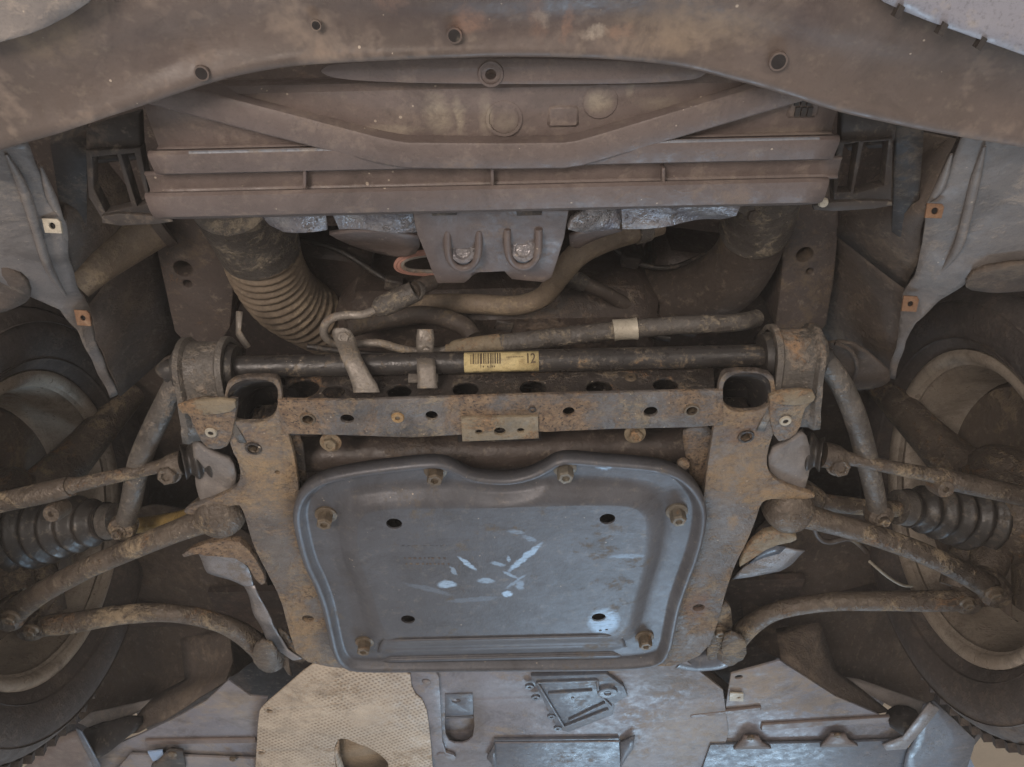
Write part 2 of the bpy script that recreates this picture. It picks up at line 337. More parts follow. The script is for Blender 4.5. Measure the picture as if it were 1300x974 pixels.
def box_data(c, ax, ay, az):
    c, ax, ay, az = map(Vector, (c, ax, ay, az)); vs = [c+ax*i+ay*j+az*k for i in (-1, 1) for j in (-1, 1) for k in (-1, 1)]
    return vs, [(0, 1, 3, 2), (4, 6, 7, 5), (0, 4, 5, 1), (2, 3, 7, 6), (0, 2, 6, 4), (1, 5, 7, 3)]
def bar3(name, a, b, wdt, hgt, m, parent=None, up=(0, 0, 1), bev=.002, **kw):
    a, b = Vector(a), Vector(b); d = b-a; s = d.cross(Vector(up)).normalized(); u = s.cross(d).normalized()
    o = link(name, mesh(*box_data((a+b)/2, d/2, s*wdt/2, u*hgt/2)), m, parent, **kw)
    bv = o.modifiers.new('edge', 'BEVEL'); bv.width = bev; bv.segments = 2; return o
def join(parts):
    vs = []; fs = []
    for a, b in parts:
        k = len(vs); vs += a; fs += [tuple(i+k for i in f) for f in b]
    return vs, fs
def bolt(parent, p, m='bolt', r=.0085, h=.012, axis=(0, 0, -1), flange=1.35, name='bolt'):
    p = Vector(p); ax = Vector(axis).normalized()
    fl = lathe_data(p, ax, [(0.0003, -.001), (r*flange, -.001), (r*flange, .0018), (r*1.02, .0034), (.0003, .0034)], 20)
    hx = lathe_data(p, ax, [(r, .002), (r, h*.86), (r*.86, h), (r*.5, h), (r*.45, h*.82), (.0003, h*.82)], 6)
    return link(name, mesh(*join([fl, hx])), m, parent, angle=25)
def ring(name, p, r, t, m, parent, axis=(0, 0, -1), h=.003):
    return lathe(name, p, axis, [(r-t, 0), (r-t, h), (r, h), (r+t*.3, 0)], m, parent, 20)

H = .660   # underside of the subframe above the lens

#=================================================================== GARAGE
link('ceiling', mesh(*box_data((0, 5, 2.75), (4.5, 0, 0), (0, 2.6, 0), (0, 0, .03))), 'beige', kind='structure')
p = PY(1233, 958, 2.9)
t = thing('lift_post', 'blue steel post of the car lift behind the right tyre', 'lift post', p)
bar3('post', p-Vector((.04, 0, .9)), p+Vector((-.10, .0, .75)), .07, .10, 'blue', t, up=(0, 1, 0)); bar3('post_foot', p-Vector((.16, 0, .93)), p+Vector((.08, 0, -.93)), .2, .05, 'blue', t)

#=================================================================== CAR BODY (shell that closes the engine bay)
body = thing('car_body', 'dark sheet metal engine bay and longitudinal rails above the hoses', 'car body', (0, .6, .8))
link('bonnet_underside', mesh(*box_data((0, .55, 1.38), (1.0, 0, 0), (0, 1.2, 0), (0, 0, .01))), 'cavity', body)
link('bulkhead', mesh(*box_data((0, 1.25, 1.10), (1.0, 0, 0), (0, .01, 0), (0, 0, .27))), 'cavity', body)
for s in (-1, 1): link('fender', mesh(*box_data((s*.96, .55, 1.08), (.006, 0, 0), (0, 1.2, 0), (0, 0, .32))), 'cavity', body)
link('floor_pan', mesh(*box_data((0, 2.1, .83), (.52, 0, 0), (0, .95, 0), (0, 0, .006))), 'cavity', body)
link('rear_floor', mesh(*box_data((0, 2.2, 1.02), (.96, 0, 0), (0, .97, 0), (0, 0, .006))), 'cavity', body)
fr = HZ(.86)
lr = plate('longitudinal_rail', fr, [(178, 230), (306, 230), (300, 330), (290, 445), (226, 445), (205, 350)], [circ(fr, 232, 342, .011), circ(fr, 238, 361, .005)], .10, 'rail', body, .004)
rr = plate('longitudinal_rail', fr, [(992, 225), (1066, 225), (1064, 330), (1045, 440), (980, 440), (995, 330)], [circ(fr, 1022, 324, .010), circ(fr, 1028, 345, .004)], .10, 'rail', body, .004)
# engine and gearbox, all dim
eng = thing('engine', 'dim oily engine block and sump seen between subframe and radiator', 'engine', (0, .75, .75))
link('sump', mesh(*box_data(PZ(640, 566, .735)+Vector((0, .17, .05)), (.25, 0, 0), (0, .19, 0), (0, 0, .05))), 'cavity2', eng).modifiers.new('b', 'BEVEL').width = .015
tube('steering_rack', pxz([(300, 580, .715, .022), (480, 575, .715, .024), (640, 572, .715, .026), (800, 566, .715, .024), (985, 562, .715, .022)]), 'cavity2', eng)
link('engine_block', mesh(*box_data((0, .80, 1.02), (.22, 0, 0), (0, .22, 0), (0, 0, .16))), 'cavity2', eng).modifiers.new('b', 'BEVEL').width = .03
for px, py, z, r in ((590, 335, 1.02, .07), (470, 380, .98, .05), (760, 345, 1.05, .08), (690, 420, .95, .045)):
    q = PZ(px, py, z)
    lathe('pulley', q, (0, -1, 0), [(.001, -.02), (r*.3, -.02), (r*.35, 0), (r*.8, 0), (r*.85, -.02), (r, -.02), (r, -.045), (r*.97, -.05), (r, -.055), (r, -.09), (.001, -.09)], 'cavity2', eng)
fan = PZ(640, 330, 1.0)
link('fan_shroud', mesh(*box_data((0, PZ(640, 262, .86).y+.02, 1.08), (.36, 0, 0), (0, .012, 0), (0, 0, .20))), 'cavity', eng)
for px, py, dz in ((420, 330, 0), (870, 340, .03), (610, 300, .05)):
    q = PZ(px, py, .98+dz); link('housing', mesh(*box_data(q, (.06, .01, 0), (-.01, .05, .01), (0, 0, .05))), 'cavity2', eng).modifiers.new('b', 'BEVEL').width = .015
# broad dim duct crossing behind the corrugated hose
tube('charge_pipe', pxz([(350, 330, .98, .045), (430, 345, .98, .042), (520, 350, 1.0, .042), (600, 330, 1.02, .042)]), 'hosedark', eng)

#=================================================================== FRONT BUMPER
edge = [(-140, 235), (0, 186), (70, 166), (130, 146), (185, 128), (235, 111), (300, 92), (370, 80), (440, 75), (540, 71), (650, 68), (770, 71), (860, 80), (930, 97), (985, 112), (1060, 136), (1130, 152), (1200, 166), (1300, 183), (1430, 215)]
edge = cr(edge, 4)
bt = thing('front_bumper', 'dusty brown plastic front bumper underside along the top edge', 'bumper', (0, .15, .62))
rows = []
prof = [(1, .0), (-4, -.0015), (-12, .000), (-28, .002), (-48, .001), (-70, -.004), (-95, -.006), (-125, -.003), (-180, .003), (-260, .012)]
for dy, dz in prof:
    row = []
    for i, (x, y) in enumerate(edge):
        sm = 1 if dy > -30 else .9
        # soft mouldings of the panel
        a = abs(x-640)/640
        wob = .0012*math.sin(x*.011+dy*.03)+.0006*math.sin(x*.03-dy*.03) if -260 < dy < -15 else 0
        base = .612-.01*a
        ny = y + dy*(1+.7*a)
        row.append(PZ(x, ny, base+dz+wob))
    rows.append(row)
rows = [[p+Vector((0, -.0005, .024)) for p in rows[0]], [p+Vector((0, 0, .003)) for p in rows[0]]]+rows
rows = [list(r) for r in zip(*[cr([tuple(q) for q in c], 3) for c in zip(*rows)])]
loft('valance', rows, 'bumper', bt, .003, angle=60)
for x, y, r in ((257, 92, .0045), (987, 77, .0055), (577, 44, .0045), (402, 31, .003)):
    p = PZ(x, y, .6095-.01*abs(x-640)/640)
    ring('screw_socket', p+Vector((0, 0, -.0005)), r*1.25, r*.25, 'bumper', bt, h=.0025)
    lathe('screw_hole', p+Vector((0, 0, -.0018)), (0, 0, -1), [(.0002, 0), (r, 0), (r, .0012), (.0002, .0012)], 'hole', bt, 16)
# painted outer skin at both corners; left one's pale tone stands for lens flare
sk = sheet('corner_skin', [(1085, -60, .578), (1108, -4, .578), (1160, 20, .578), (1215, 40, .576), (1300, 70, .574), (1420, 114, .572), (1460, -60, .585), (1300, -90, .585)], 'paint', bt, .004, 2)
sheet('corner_skin', [(-60, -60, .578), (-60, 64, .578), (20, 50, .576), (75, 28, .578), (125, -5, .578), (140, -60, .585)], 'liner', bt, .004, 2)
for x, y in ((1195, 30), (1244, 48), (1140, 8)):
    p = PZ(x, y+6, .576); link('clip_tab', mesh(*box_data(p, (.002, .001, 0), (-.001, .004, 0), (0, 0, .003))), 'black', bt)

#=================================================================== RADIATOR AIR GUIDE
ag = thing('radiator_air_guide', 'wide dusty plastic air guide panel with V shaped ribs below radiator', 'air guide', PZ(640, 180, .66))
fr = HZ(.640)
plate('upper_flange', fr, [(425, 78), (640, 73), (870, 80), (905, 92), (870, 106), (640, 108), (440, 104), (400, 92)], [circ(fr, 623, 95, .0042)], .004, 'guide2', ag, .001, 2)
ring('hole_boss', PZ(623, 94, .640), .010, .002, 'guide2', ag, h=.0012)
def prof_panel(name, pr, xa, xb, m, n=30, zw=0, tilt=True):
    """pr: (py at image centre, z); constant in X between pixel columns xa..xb measured at mid profile"""
    rows = []
    for k in range(n+1):
        row = []
        for py, z in pr:
            a = PZ(640, py, z); zz = z
            xl = PZ(xa, pr[len(pr)//2][0], pr[len(pr)//2][1]).x; xr = PZ(xb, pr[len(pr)//2][0], pr[len(pr)//2][1]).x
            x = xl+(xr-xl)*k/n
            row.append(Vector((x, a.y, zz)))
        rows.append(row)
    return loft(name, rows, m, ag, .003, angle=30)
prof_panel('upper_panel', [(96, .690), (104, .660), (112, .654), (140, .655), (176, .657), (182, .650)], 186, 1062, 'guide')
prof_panel('step_face', [(182, .650), (184, .645), (187, .643), (191, .643), (205, .646), (209, .647), (210, .655)], 186, 1062, 'guide2')
prof_panel('channel', [(209, .657), (212, .6585), (230, .6585), (236, .655)], 188, 1060, 'guide')
prof_panel('lower_lip', [(235, .660), (237, .649), (240, .647), (256, .648), (264, .651), (266, .665), (267, .70)], 187, 1045, 'guide2')
for x in (388, 625, 841):
    a, b = PZ(x, 210, .655), PZ(x, 236, .655); bar3('divider', a, b, .003, .012, 'guide2', ag, bev=.0008)
rnd_ = random.Random(11)
def rib(pts, wd, h, z):
    tri = []
    L = [PZ(*p, z) for p in pts]
    rows = []
    for i, p in enumerate(L):
        d = (L[min(len(L)-1, i+1)]-L[max(0, i-1)]).normalized(); s = Vector((-d.y, d.x, 0))
        rows.append([p+s*wd*.75+Vector((0, 0, .006)), p+s*wd*.5-Vector((0, 0, h)), p+s*wd*.42-Vector((0, 0, h+.0012)), p-s*wd*.42-Vector((0, 0, h+.0012)), p-s*wd*.5-Vector((0, 0, h)), p-s*wd*.58+Vector((0, 0, .006))])
    loft('stiffening_rib', rows, 'guide2', ag, 0, angle=40)
rib([(196, 108), (300, 136), (400, 162), (480, 183), (505, 188), (520, 190), (640, 191), (715, 190), (735, 187), (760, 180), (860, 150), (960, 120), (1046, 94)], .023, .0125, .655)
tube('ridge_highlight', [tuple(PZ(640, 186, .6430)+Vector((dx, 0, .0008)))+(.0020,) for dx in (-.268, -.13, 0, .13, .268)], 'edge_sheen', ag, seg=8)  # worn ridge line with bluish daylight highlight painted into its colour
tube('ridge_highlight', [tuple(PZ(x, y, .6490))+(.0016,) for x, y in ((500, 180), (540, 184), (600, 186), (680, 186), (730, 184), (770, 178))], 'edge_sheen', ag, seg=8)
# dried mud pads and stamped lug
for x, y, a, b in ((762, 128, .016, .013),):
    lathe('mould_disc', PZ(x, y, .6545), (0, 0, -1), [(.0003, .002), (a*.9, .0018), (a, 0)], 'guide', ag, 18)
for x, y in ((715, 147), (1020, 135)):
    p = PZ(x, y, .655); o = link('moulded_lug', mesh(*box_data(p, (.014, 0, 0), (0, .010, 0), (0, 0, .003))), 'guide2', ag); o.modifiers.new('b', 'BEVEL').width = .003
for x, y in ((1012, 128), (1020, 128), (1028, 128), (1012, 142), (1020, 142), (1028, 142)):
    link('cast_mark', mesh(*box_data(PZ(x, y, .6515), (.002, 0, 0), (0, .004, 0), (0, 0, .001))), 'black', ag)
lathe('mould_ring', PZ(640, 150, .6550), (0, 0, -1), [(.013, 0), (.013, .002), (.0155, .002), (.0155, 0)], 'guide', ag, 24)

# bumper brackets either side (black plastic frames with slanting windows)
def bracket(label, outl, wins, bars, tabs):
    t = thing('bumper_bracket', label, 'bracket', PZ(*outl[0], .70), 'black plastic brackets beside the air guide')
    fr = HZ(.690)
    plate('frame', fr, outl, [[hit(fr, *q) for q in w_] for w_ in wins], .014, 'black', t, .0015, 0)
    for b_ in bars:
        sheet('upright', b_, 'black', t, .012, 1, 0, bev=.002)
    for b_ in tabs: plate('mounting_tab', HZ(.678), b_, [], .006, 'black', t, .001, 1)
    for w_ in wins:
        q = w_ ; sheet('inner_wall', [(q[0][0], q[0][1], .705), (q[1][0], q[1][1], .705), (q[1][0]+6, q[1][1]+6, .80), (q[0][0]+6, q[0][1]+6, .80)], 'black', t, .003, 0, 0)
bracket('black plastic bumper bracket with slanted windows left of air guide', [(108, 192), (178, 188), (186, 230), (194, 268), (188, 284), (132, 284), (112, 250)],
        [[(117, 200), (148, 197), (167, 262), (134, 270), (119, 240)], [(154, 197), (170, 195), (187, 258), (174, 262)]],
        [[(64, 176, .72), (112, 160, .72), (110, 300, .78), (84, 316, .78)], [(112, 160, .70), (180, 140, .70), (182, 186, .70), (112, 192, .70)]], [[(128, 270), (218, 276), (220, 284), (130, 288)]])
bracket('black plastic bumper bracket with slanted windows right of air guide', [(1064, 180), (1134, 176), (1132, 262), (1060, 266), (1058, 240)],
        [[(1072, 184), (1090, 181), (1080, 244), (1063, 244)], [(1097, 181), (1128, 179), (1122, 236), (1084, 246)]],
        [[(1136, 152, .72), (1172, 158, .72), (1164, 312, .78), (1132, 290, .78)], [(1066, 130, .70), (1136, 150, .70), (1134, 176, .70), (1064, 180, .70)]], [[(1032, 258), (1132, 254), (1134, 264), (1034, 270)]])
lathe('rivet', PZ(1045, 257, .676), (0, 0, -1), [(.0003, .003), (.004, .0025), (.005, 0)], 'clippale', [o for o in COL.objects if o.name.startswith('bumper_bracket')][-1], 14)

# radiator lower mounts
def alu_strip(label, polys, z):
    t = thing('radiator_seal_strip', label, 'metal strip', PZ(*polys[0][0], z), 'dented grey strips under the radiator')
    for q in polys:
        n = len(q); sheet('strip', [(a, b, z+(.012 if k >= n//2 else 0)) for k, (a, b) in enumerate(q)], 'alu', t, .006, 3, 0, wob=.006, bev=.001)
    return t
st = alu_strip('dented grey metal strip under radiator above corrugated hose', [[(322, 262), (412, 262), (416, 289), (362, 291), (344, 284)], [(417, 264), (440, 262), (516, 261), (527, 268), (534, 288), (530, 294), (430, 290)]], .700)
st2 = alu_strip('dented grey metal strip under radiator beside smooth brown duct', [[(720, 287), (724, 274), (738, 262), (790, 260), (786, 288), (740, 292)], [(788, 261), (868, 258), (940, 258), (934, 270), (916, 276), (880, 280), (850, 284), (790, 288)]], .700)
for px, py, q in ((331, 257, st), (926, 246, st2)):
    lathe('pale_knob', PZ(px, py, .702), (0, -.5, -1), [(.0003, .010), (.007, .008), (.012, 0), (.012, -.008)], 'pale', q, 18)
cb = thing('radiator_mount_bracket', 'grey plastic radiator mount with two U shaped bosses at centre', 'bracket', PZ(630, 310, .71))
sheet('mount_body', [(524, 266, .690), (722, 264, .690), (716, 300, .71), (700, 350, .728), (690, 356, .73), (650, 352, .73), (640, 343, .72), (604, 345, .72), (590, 356, .73), (556, 357, .73), (548, 340, .72), (530, 296, .70)], 'guide2', cb, .006, 3, 0, wob=.001, bev=.001)
for px, py in ((588, 318), (664, 316)):
    a = [tuple(PZ(px+dx, py+dy, z)) + (.004,) for dx, dy, z in ((-20, -26, .700), (-19, 4, .703), (-12, 18, .707), (0, 23, .708), (12, 18, .707), (19, 4, .703), (20, -26, .700))]
    tube('boss_rim', a, 'guide2', cb)
    lathe('boss', PZ(px, py-2, .716), (0, -.35, -1), [(.0003, .010), (.007, .010), (.009, .012), (.013, .011), (.015, 0), (.016, -.006)], 'alu', cb, 20)
for px in (560, 668): bar3('cut_edge', PZ(px-12, 270, .688), PZ(px+20, 269, .688), .006, .003, 'black', cb, bev=.0005)
sheet('scoop', [(412, 292, .72), (530, 292, .72), (534, 318, .75), (510, 326, .77), (470, 318, .78), (436, 306, .76)], 'guide', cb, .004, 2, 1)
sheet('scoop', [(722, 292, .72), (800, 288, .72), (760, 300, .75), (724, 318, .76)], 'guide', cb, .004, 2, 1)

#=================================================================== HOSES
def ribbed(pts, n, amp):
    L = cr(pts, 40); out = []
    acc = 0
    for i, p in enumerate(L):
        if i: acc += (Vector(p[:3])-Vector(L[i-1][:3])).length
        out.append(p[:3]+(p[3]+amp*math.sin(acc*2*math.pi/n),))
    return out
h1 = thing('corrugated_hose', 'thick ribbed brown air hose bending down under the left of radiator', 'hose', PZ(330, 340, .86))
tube('cuff', pxz([(292, 250, .80, .046), (310, 276, .83, .049), (326, 306, .85, .050), (330, 318, .855, .049), (331, 321, .856, .045)]), 'hosegrey', h1, seg=24)
R_ = ribbed(pxz([(329, 312, .852, .047), (340, 345, .87, .047), (362, 378, .89, .047), (398, 402, .92, .046), (440, 424, .97, .046), (480, 445, 1.03, .046)]), .0135, .0017)
link('corrugated_body', mesh(*tube_data(R_, 28)), 'hose', h1, angle=80)
bar3('clamp_tab', PZ(311, 247, .74), PZ(317, 268, .75), .012, .006, 'hose', h1)
h2 = thing('intake_duct', 'smooth brown air duct curving down on the right of radiator', 'hose', PZ(950, 320, .86))
tube('cuff', pxz([(972, 240, .80, .040), (966, 266, .82, .042), (958, 290, .84, .042), (957, 294, .842, .038)]), 'hosegrey', h2, seg=24)
tube('duct', pxz([(960, 280, .84, .038), (950, 318, .86, .040), (926, 352, .88, .044), (888, 374, .91, .047), (840, 378, .95, .048), (780, 372, 1.0, .048)]), 'hosedark', h2, seg=24)
lathe('cuff_button', PZ(956, 275, .775), (0, -.4, -1), [(.0003, .004), (.006, .004), (.007, 0)], 'hosedark', h2, 14)
bar3('clamp_tab', PZ(940, 240, .74), PZ(936, 256, .75), .012, .006, 'hose', h2)
h3 = thing('coolant_hose', 'long brown rubber coolant hose snaking below the centre radiator mount', 'hose', PZ(700, 350, .84))
tube('hose', pxz([(838, 284, .85, .014), (812, 292, .84, .014), (770, 304, .83, .015), (735, 322, .82, .015), (710, 350, .82, .014), (690, 376, .83, .013), (655, 388, .84, .013), (600, 386, .85, .013), (545, 386, .87, .013), (505, 396, .9, .013)]), 'hose', h3)
pa, pb = PZ(806, 293.5, .838), PZ(822, 289, .845)
tube('clamp', [tuple(pa)+(.0165,), tuple(pb)+(.0165,)], 'hosegrey', h3, seg=20)
h4 = thing('thin_bypass_hose', 'thin dark hose with a pale collar branching right below coolant hose', 'hose', PZ(760, 372, .87))
tube('hose', pxz([(735, 358, .87, .009), (765, 370, .87, .009), (800, 390, .88, .010), (835, 408, .9, .010), (880, 420, .93, .01)]), 'hosedark', h4)
tube('collar', pxz([(716, 350, .868, .010), (722, 352, .868, .0115), (740, 360, .87, .0115), (742, 361, .87, .009)]), 'hosegrey', h4)
ps = thing('power_steering_line', 'steel power steering pipe with loop and rusty crimped rubber hose', 'pipe', PZ(600, 440, .735))
ZS = .742
tube('crimp_sleeve', pxz([(527, 369, ZS+.02, .011), (524, 371, ZS+.02, .0125), (488, 388, ZS+.01, .0125), (484, 391, ZS+.01, .010), (478, 395, ZS+.01, .007)]), 'hosegrey', ps)
tube('metal_pipe', pxz([(486, 390, ZS+.01, .005), (462, 399, ZS, .005), (440, 400, ZS, .005), (422, 404, ZS-.004, .005), (412, 414, ZS-.008, .005), (413, 427, ZS-.008, .005), (426, 436, ZS-.004, .005), (452, 437, ZS, .005), (482, 436, ZS, .005), (508, 443, ZS, .005), (540, 447, ZS, .005), (585, 443, ZS, .0055)]), 'strap', ps)
tube('crimp_sleeve', pxz([(566, 444, ZS, .006), (578, 443, ZS, .008), (582, 442, ZS, .0105), (632, 436, ZS, .0115), (637, 435, ZS, .010)]), 'bracket', ps)
tube('rubber_hose', pxz([(634, 436, ZS, .0105), (700, 429, ZS, .0108), (780, 420, ZS, .0108), (860, 413, ZS, .0108), (932, 410, ZS+.005, .0105), (960, 404, ZS+.03, .0105)]), 'hosegrey', ps)
tube('clamp', [tuple(PZ(779, 419.6, ZS))+(.0130,), tuple(PZ(786, 418.8, ZS))+(.0124,), tuple(PZ(800, 418, ZS))+(.0124,), tuple(PZ(809, 417.2, ZS))+(.0132,)], 'clippale', ps, seg=20, n=3)
tube('upper_hose', pxz([(524, 371, ZS+.02, .010), (560, 352, ZS+.06, .010), (600, 340, ZS+.12, .010)]), 'hosedark', ps)
tube('lower_return_hose', pxz([(440, 418, .80, .012), (480, 408, .82, .012), (540, 400, .84, .012), (585, 412, .82, .012), (600, 430, .80, .012)]), 'hosedark', ps)
wl = thing('cable_loop', 'pinkish bare cable loop poking out beside the radiator mount', 'cable', PZ(520, 335, .78))
for k in range(3):
    d = k*5
    tube('wire', pxz([(556, 318+d*.4, .79, .0024), (524, 322+d*.5, .78, .0024), (506+d*.6, 330+d*.3, .775, .0024), (503+d, 340, .775, .0024), (516+d, 346-d*.2, .78, .0024), (556, 350-d*.5, .79, .0024)]), 'pink' if k < 2 else 'strap', wl, seg=8)
wi = thing('wiring_loom', 'thin dark wiring looms hanging in the dim engine bay', 'wiring', PZ(640, 400, .9))
for L_ in ([(360, 300, .93, .004), (430, 318, .92, .004), (500, 360, .90, .004), (560, 372, .90, .004), (640, 360, .92, .004)], [(560, 402, .88, .005), (620, 412, .87, .005), (680, 405, .88, .005), (760, 412, .88, .005), (850, 430, .88, .005)], [(760, 300, .95, .0035), (800, 330, .93, .0035), (850, 340, .92, .0035), (900, 320, .94, .0035)], [(390, 440, .80, .004), (450, 448, .80, .004), (520, 452, .80, .004)]):
    tube('loom', pxz(L_), 'rubber', wi, seg=10)
for px, py, z in ((500, 360, .895), (640, 411, .865), (800, 331, .925)):
    o = link('connector', mesh(*box_data(PZ(px, py, z), (.012, .003, 0), (-.002, .008, 0), (0, 0, .008))), 'black', wi); o.modifiers.new('b', 'BEVEL').width = .002
def ribbon(name, pts, th, m, parent):
    rows = []
    for (px, py, z, hw) in cr(pts, 6):
        rows.append([PZ(px-hw, py, z), PZ(px-hw*.6, py, z-.0015), PZ(px+hw*.6, py, z-.0015), PZ(px+hw, py, z)])
    return loft(name, rows, m, parent, th, angle=60)
hb = thing('hose_bracket', 'curved grey metal strap holding the steering pipe loop', 'bracket', PZ(450, 460, .69), 'metal straps on the crossmember')
ribbon('strap', [(432, 417, .733, 5), (434, 421, .731, 11), (438, 432, .725, 13), (445, 452, .695, 12.5), (455, 472, .680, 13), (463, 488, .672, 15), (466, 498, .668, 16)], .004, 'strap', hb)
bolt(hb, PZ(437, 428, .727), 'strap', .007, .006, (0, -.6, -1), 1.2)
plate('base_tab', frame(PZ(465, 496, .672), (0, 1, .2)), [(448, 478), (480, 478), (480, 496), (450, 498)], [], .004, 'web', hb, .001, 0)
hb2 = thing('hose_bracket', 'straight grey metal strap left of the yellow bar code label', 'bracket', PZ(541, 460, .69), 'metal straps on the crossmember')
ribbon('strap', [(540, 418, .738, 9), (540, 430, .732, 10.5), (540, 445, .724, 10.5), (541, 462, .690, 11), (542, 478, .678, 11), (543, 493, .670, 12)], .004, 'strap', hb2)
lathe('rivet', PZ(541, 446, .722), (0, -.7, -1), [(.0003, .003), (.004, .0025), (.006, 0), (.006, -.006)], 'strap', hb2, 14)
plate('base_tab', frame(PZ(530, 482, .678), (0, 1, .2)), [(518, 474), (556, 474), (556, 484), (518, 484)], [], .004, 'strap', hb2, .001, 0)
sheet('hanger_stub', [(300, 395, .80), (308, 396, .80), (306, 420, .79), (318, 440, .78), (312, 443, .78), (300, 425, .79)], 'strap', body, .003, 0, 0)

#=================================================================== STABILISER BAR
B = PZ(640, 459, .704); BY, BZ, BR = B.y, B.z, .0128
sb = thing('stabiliser_bar', 'black stabiliser bar across the car ahead of subframe', 'stabiliser bar', (0, BY, BZ))
xl, xr = PX(0, 0, -.3), None
def barx(px): return PZ(px, 459+(640-px)*.0, BZ).x
XL, XR = barx(240), barx(1012)
EL = PZ(158, 672, .676); ER = PZ(1112, 655, .676)
ptsL = pxz([(232, 470, .704, BR), (216, 500, .702, BR), (193, 548, .694, BR*1.05), (176, 590, .688, BR*1.05), (166, 640, .680, BR), (157, 668, .676, BR*.95)])
ptsR = pxz([(1046, 458, .704, BR), (1068, 488, .702, BR), (1086, 530, .694, BR*1.05), (1100, 580, .688, BR*1.05), (1110, 625, .680, BR), (1115, 652, .676, BR*.95)])
tube('bar', [(XL-.03, BY+.004, BZ, BR), (XL, BY, BZ, BR), (-.15, BY, BZ, BR), (.15, BY, BZ, BR), (XR, BY, BZ, BR), (XR+.03, BY+.004, BZ, BR)], 'bar', sb, seg=24)
for pl, base in ((ptsL, XL-.02), (ptsR, XR+.02)):
    tube('end_arm', [(base, BY+.001, BZ, BR*.98)]+pl, 'armgrey', sb, seg=18)
    e = pl[-1]; lathe('end_eye', e[:3], (0, -.3, -1), [(.0003, .014), (.010, .014), (.016, .010), (.018, 0), (.016, -.010), (.010, -.014), (.0003, -.014)], 'arm', sb, 20)
    bolt(sb, Vector(e[:3])+Vector((0, -.004, -.013)), 'arm', .007, .010, (0, -.3, -1))
# clamps with rubber bushings
def clamp(cx, w_, py_lo):
    tube('bushing', [(cx-w_*.62, BY, BZ, .022), (cx-w_*.55, BY, BZ, .027), (cx+w_*.55, BY, BZ, .027), (cx+w_*.62, BY, BZ, .022)], 'rubber', sb, seg=24, n=2)
    arc = []
    n = 18; R = .031
    for k in range(n+1):
        a = math.radians(118 + 205*k/n)   # measured in (y,z): facing front and down
        arc.append((BY+R*math.cos(a), BZ+R*math.sin(a)))
    # legs: up front end, then foot lying on the bracket
    foot = [(BY+.050, H+.004), (BY+.060, H+.003), (BY+.075, H+.003)]
    pr = [(arc[0][0]+.03, arc[0][1]+.02)]+[q for q in arc if True][:13]+[(BY+.012, BZ-.036), (BY+.028, H+.006)]+foot
    rows = []
    sec = [(-.5, .0015), (-.49, -.0035), (-.40, -.004), (-.34, .0012), (-.15, .002), (.15, .002), (.34, .0012), (.40, -.004), (.49, -.0035), (.5, .0015)]
    for k, (y, z) in enumerate(pr):
        y0, z0 = pr[max(0, k-1)]; y1, z1 = pr[min(len(pr)-1, k+1)]
        tx, tz = y1-y0, z1-z0; L = math.hypot(tx, tz); nx, nz = tz/L, -tx/L   # outward guess
        if (y-BY)*nx+(z-BZ)*nz < 0: nx, nz = -nx, -nz
        fl = 1.0 if k < len(pr)-4 else 1.0+.10*(k-len(pr)+5)
        rows.append([Vector((cx+s*w_*fl, y-nx*d*1.0, z-nz*d*1.0)) for s, d in sec])
    loft('clamp_strap', rows, 'rusty' if 0 else 'armgrey', sb, .003, angle=50)
cxl, cxr = PZ(263, 470, .70).x, PZ(1003, 462, .70).x
clamp(cxl, .052, 520); clamp(cxr, .052, 512)
for px, py in ((263, 512), (1000, 503)): bolt(sb, PZ(px, py, H+.001), 'bolt', .007, .008, (0, -.2, -1), 1.3)
# bar code label wrapped round the bar
aim = math.atan2(-BZ, -BY)
def cylpt(x, s, dr=.0006):  # s = arc length from the line facing the lens
    a = aim + s/BR; return Vector((x, BY+(BR+dr)*math.cos(a), BZ+(BR+dr)*math.sin(a)))
lx0, lx1 = PZ(589, 459, BZ-.009).x, PZ(684, 459, BZ-.009).x
def wrap(name, quads, m, parent, dr):
    vs = []; fs = []
    for (x0, x1, s0, s1) in quads:
        n = max(1, int(abs(s1-s0)/.003)); k0 = len(vs)
        for k in range(n+1): vs += [cylpt(x0, s0+(s1-s0)*k/n, dr), cylpt(x1, s0+(s1-s0)*k/n, dr)]
        for k in range(n): fs.append((k0+2*k, k0+2*k+1, k0+2*k+3, k0+2*k+2))
    return link(name, mesh(vs, fs), m, parent, angle=80)
S0, S1 = -.0125, .0140      # s grows toward the rear (down in the photograph)
lab = wrap('label', [(lx0, lx1, S0, S1)], 'label', sb, .0006); thicken(lab, .0004, 0)
lab['label'] = 'yellowed paper bar code label reading 12'
LW = lx1-lx0; rr_ = random.Random(3); q = []; x = .085
while x < .49:
    wd = rr_.choice((.006, .006, .011, .018)); q.append((lx0+LW*x, lx0+LW*(x+wd), S0+.0025 if x > .1 else S0+.004, S0+.0145)); x += wd+rr_.choice((.006, .009, .014))
for a in (.22, .355): q.append((lx0+LW*a, lx0+LW*(a+.006), S0+.003, S0+.0195))
wrap('bar_code', q, 'ink', lab, .0012)
q = []
for (a, b, s) in ((.57, .80, .0075),): 
    x = a
    while x < b: q.append((lx0+LW*x, lx0+LW*(x+.012), S0+s, S0+s+.0010)); x += .021
for (a, b) in ((.12, .19), (.36, .50), (.62, .74)):
    x = a
    while x < b: q.append((lx0+LW*x, lx0+LW*(x+.010), S0+.0232, S0+.0243)); x += .016
for x in (.25, .31, .37, .40): q.append((lx0+LW*x, lx0+LW*(x+.012), S0+.0165, S0+.0185))
wrap('fine_print', q, 'ink', lab, .0012)
fc = bpy.data.curves.new('f', 'FONT'); fc.body = '12'; fc.size = .0150; fc.offset = .0003
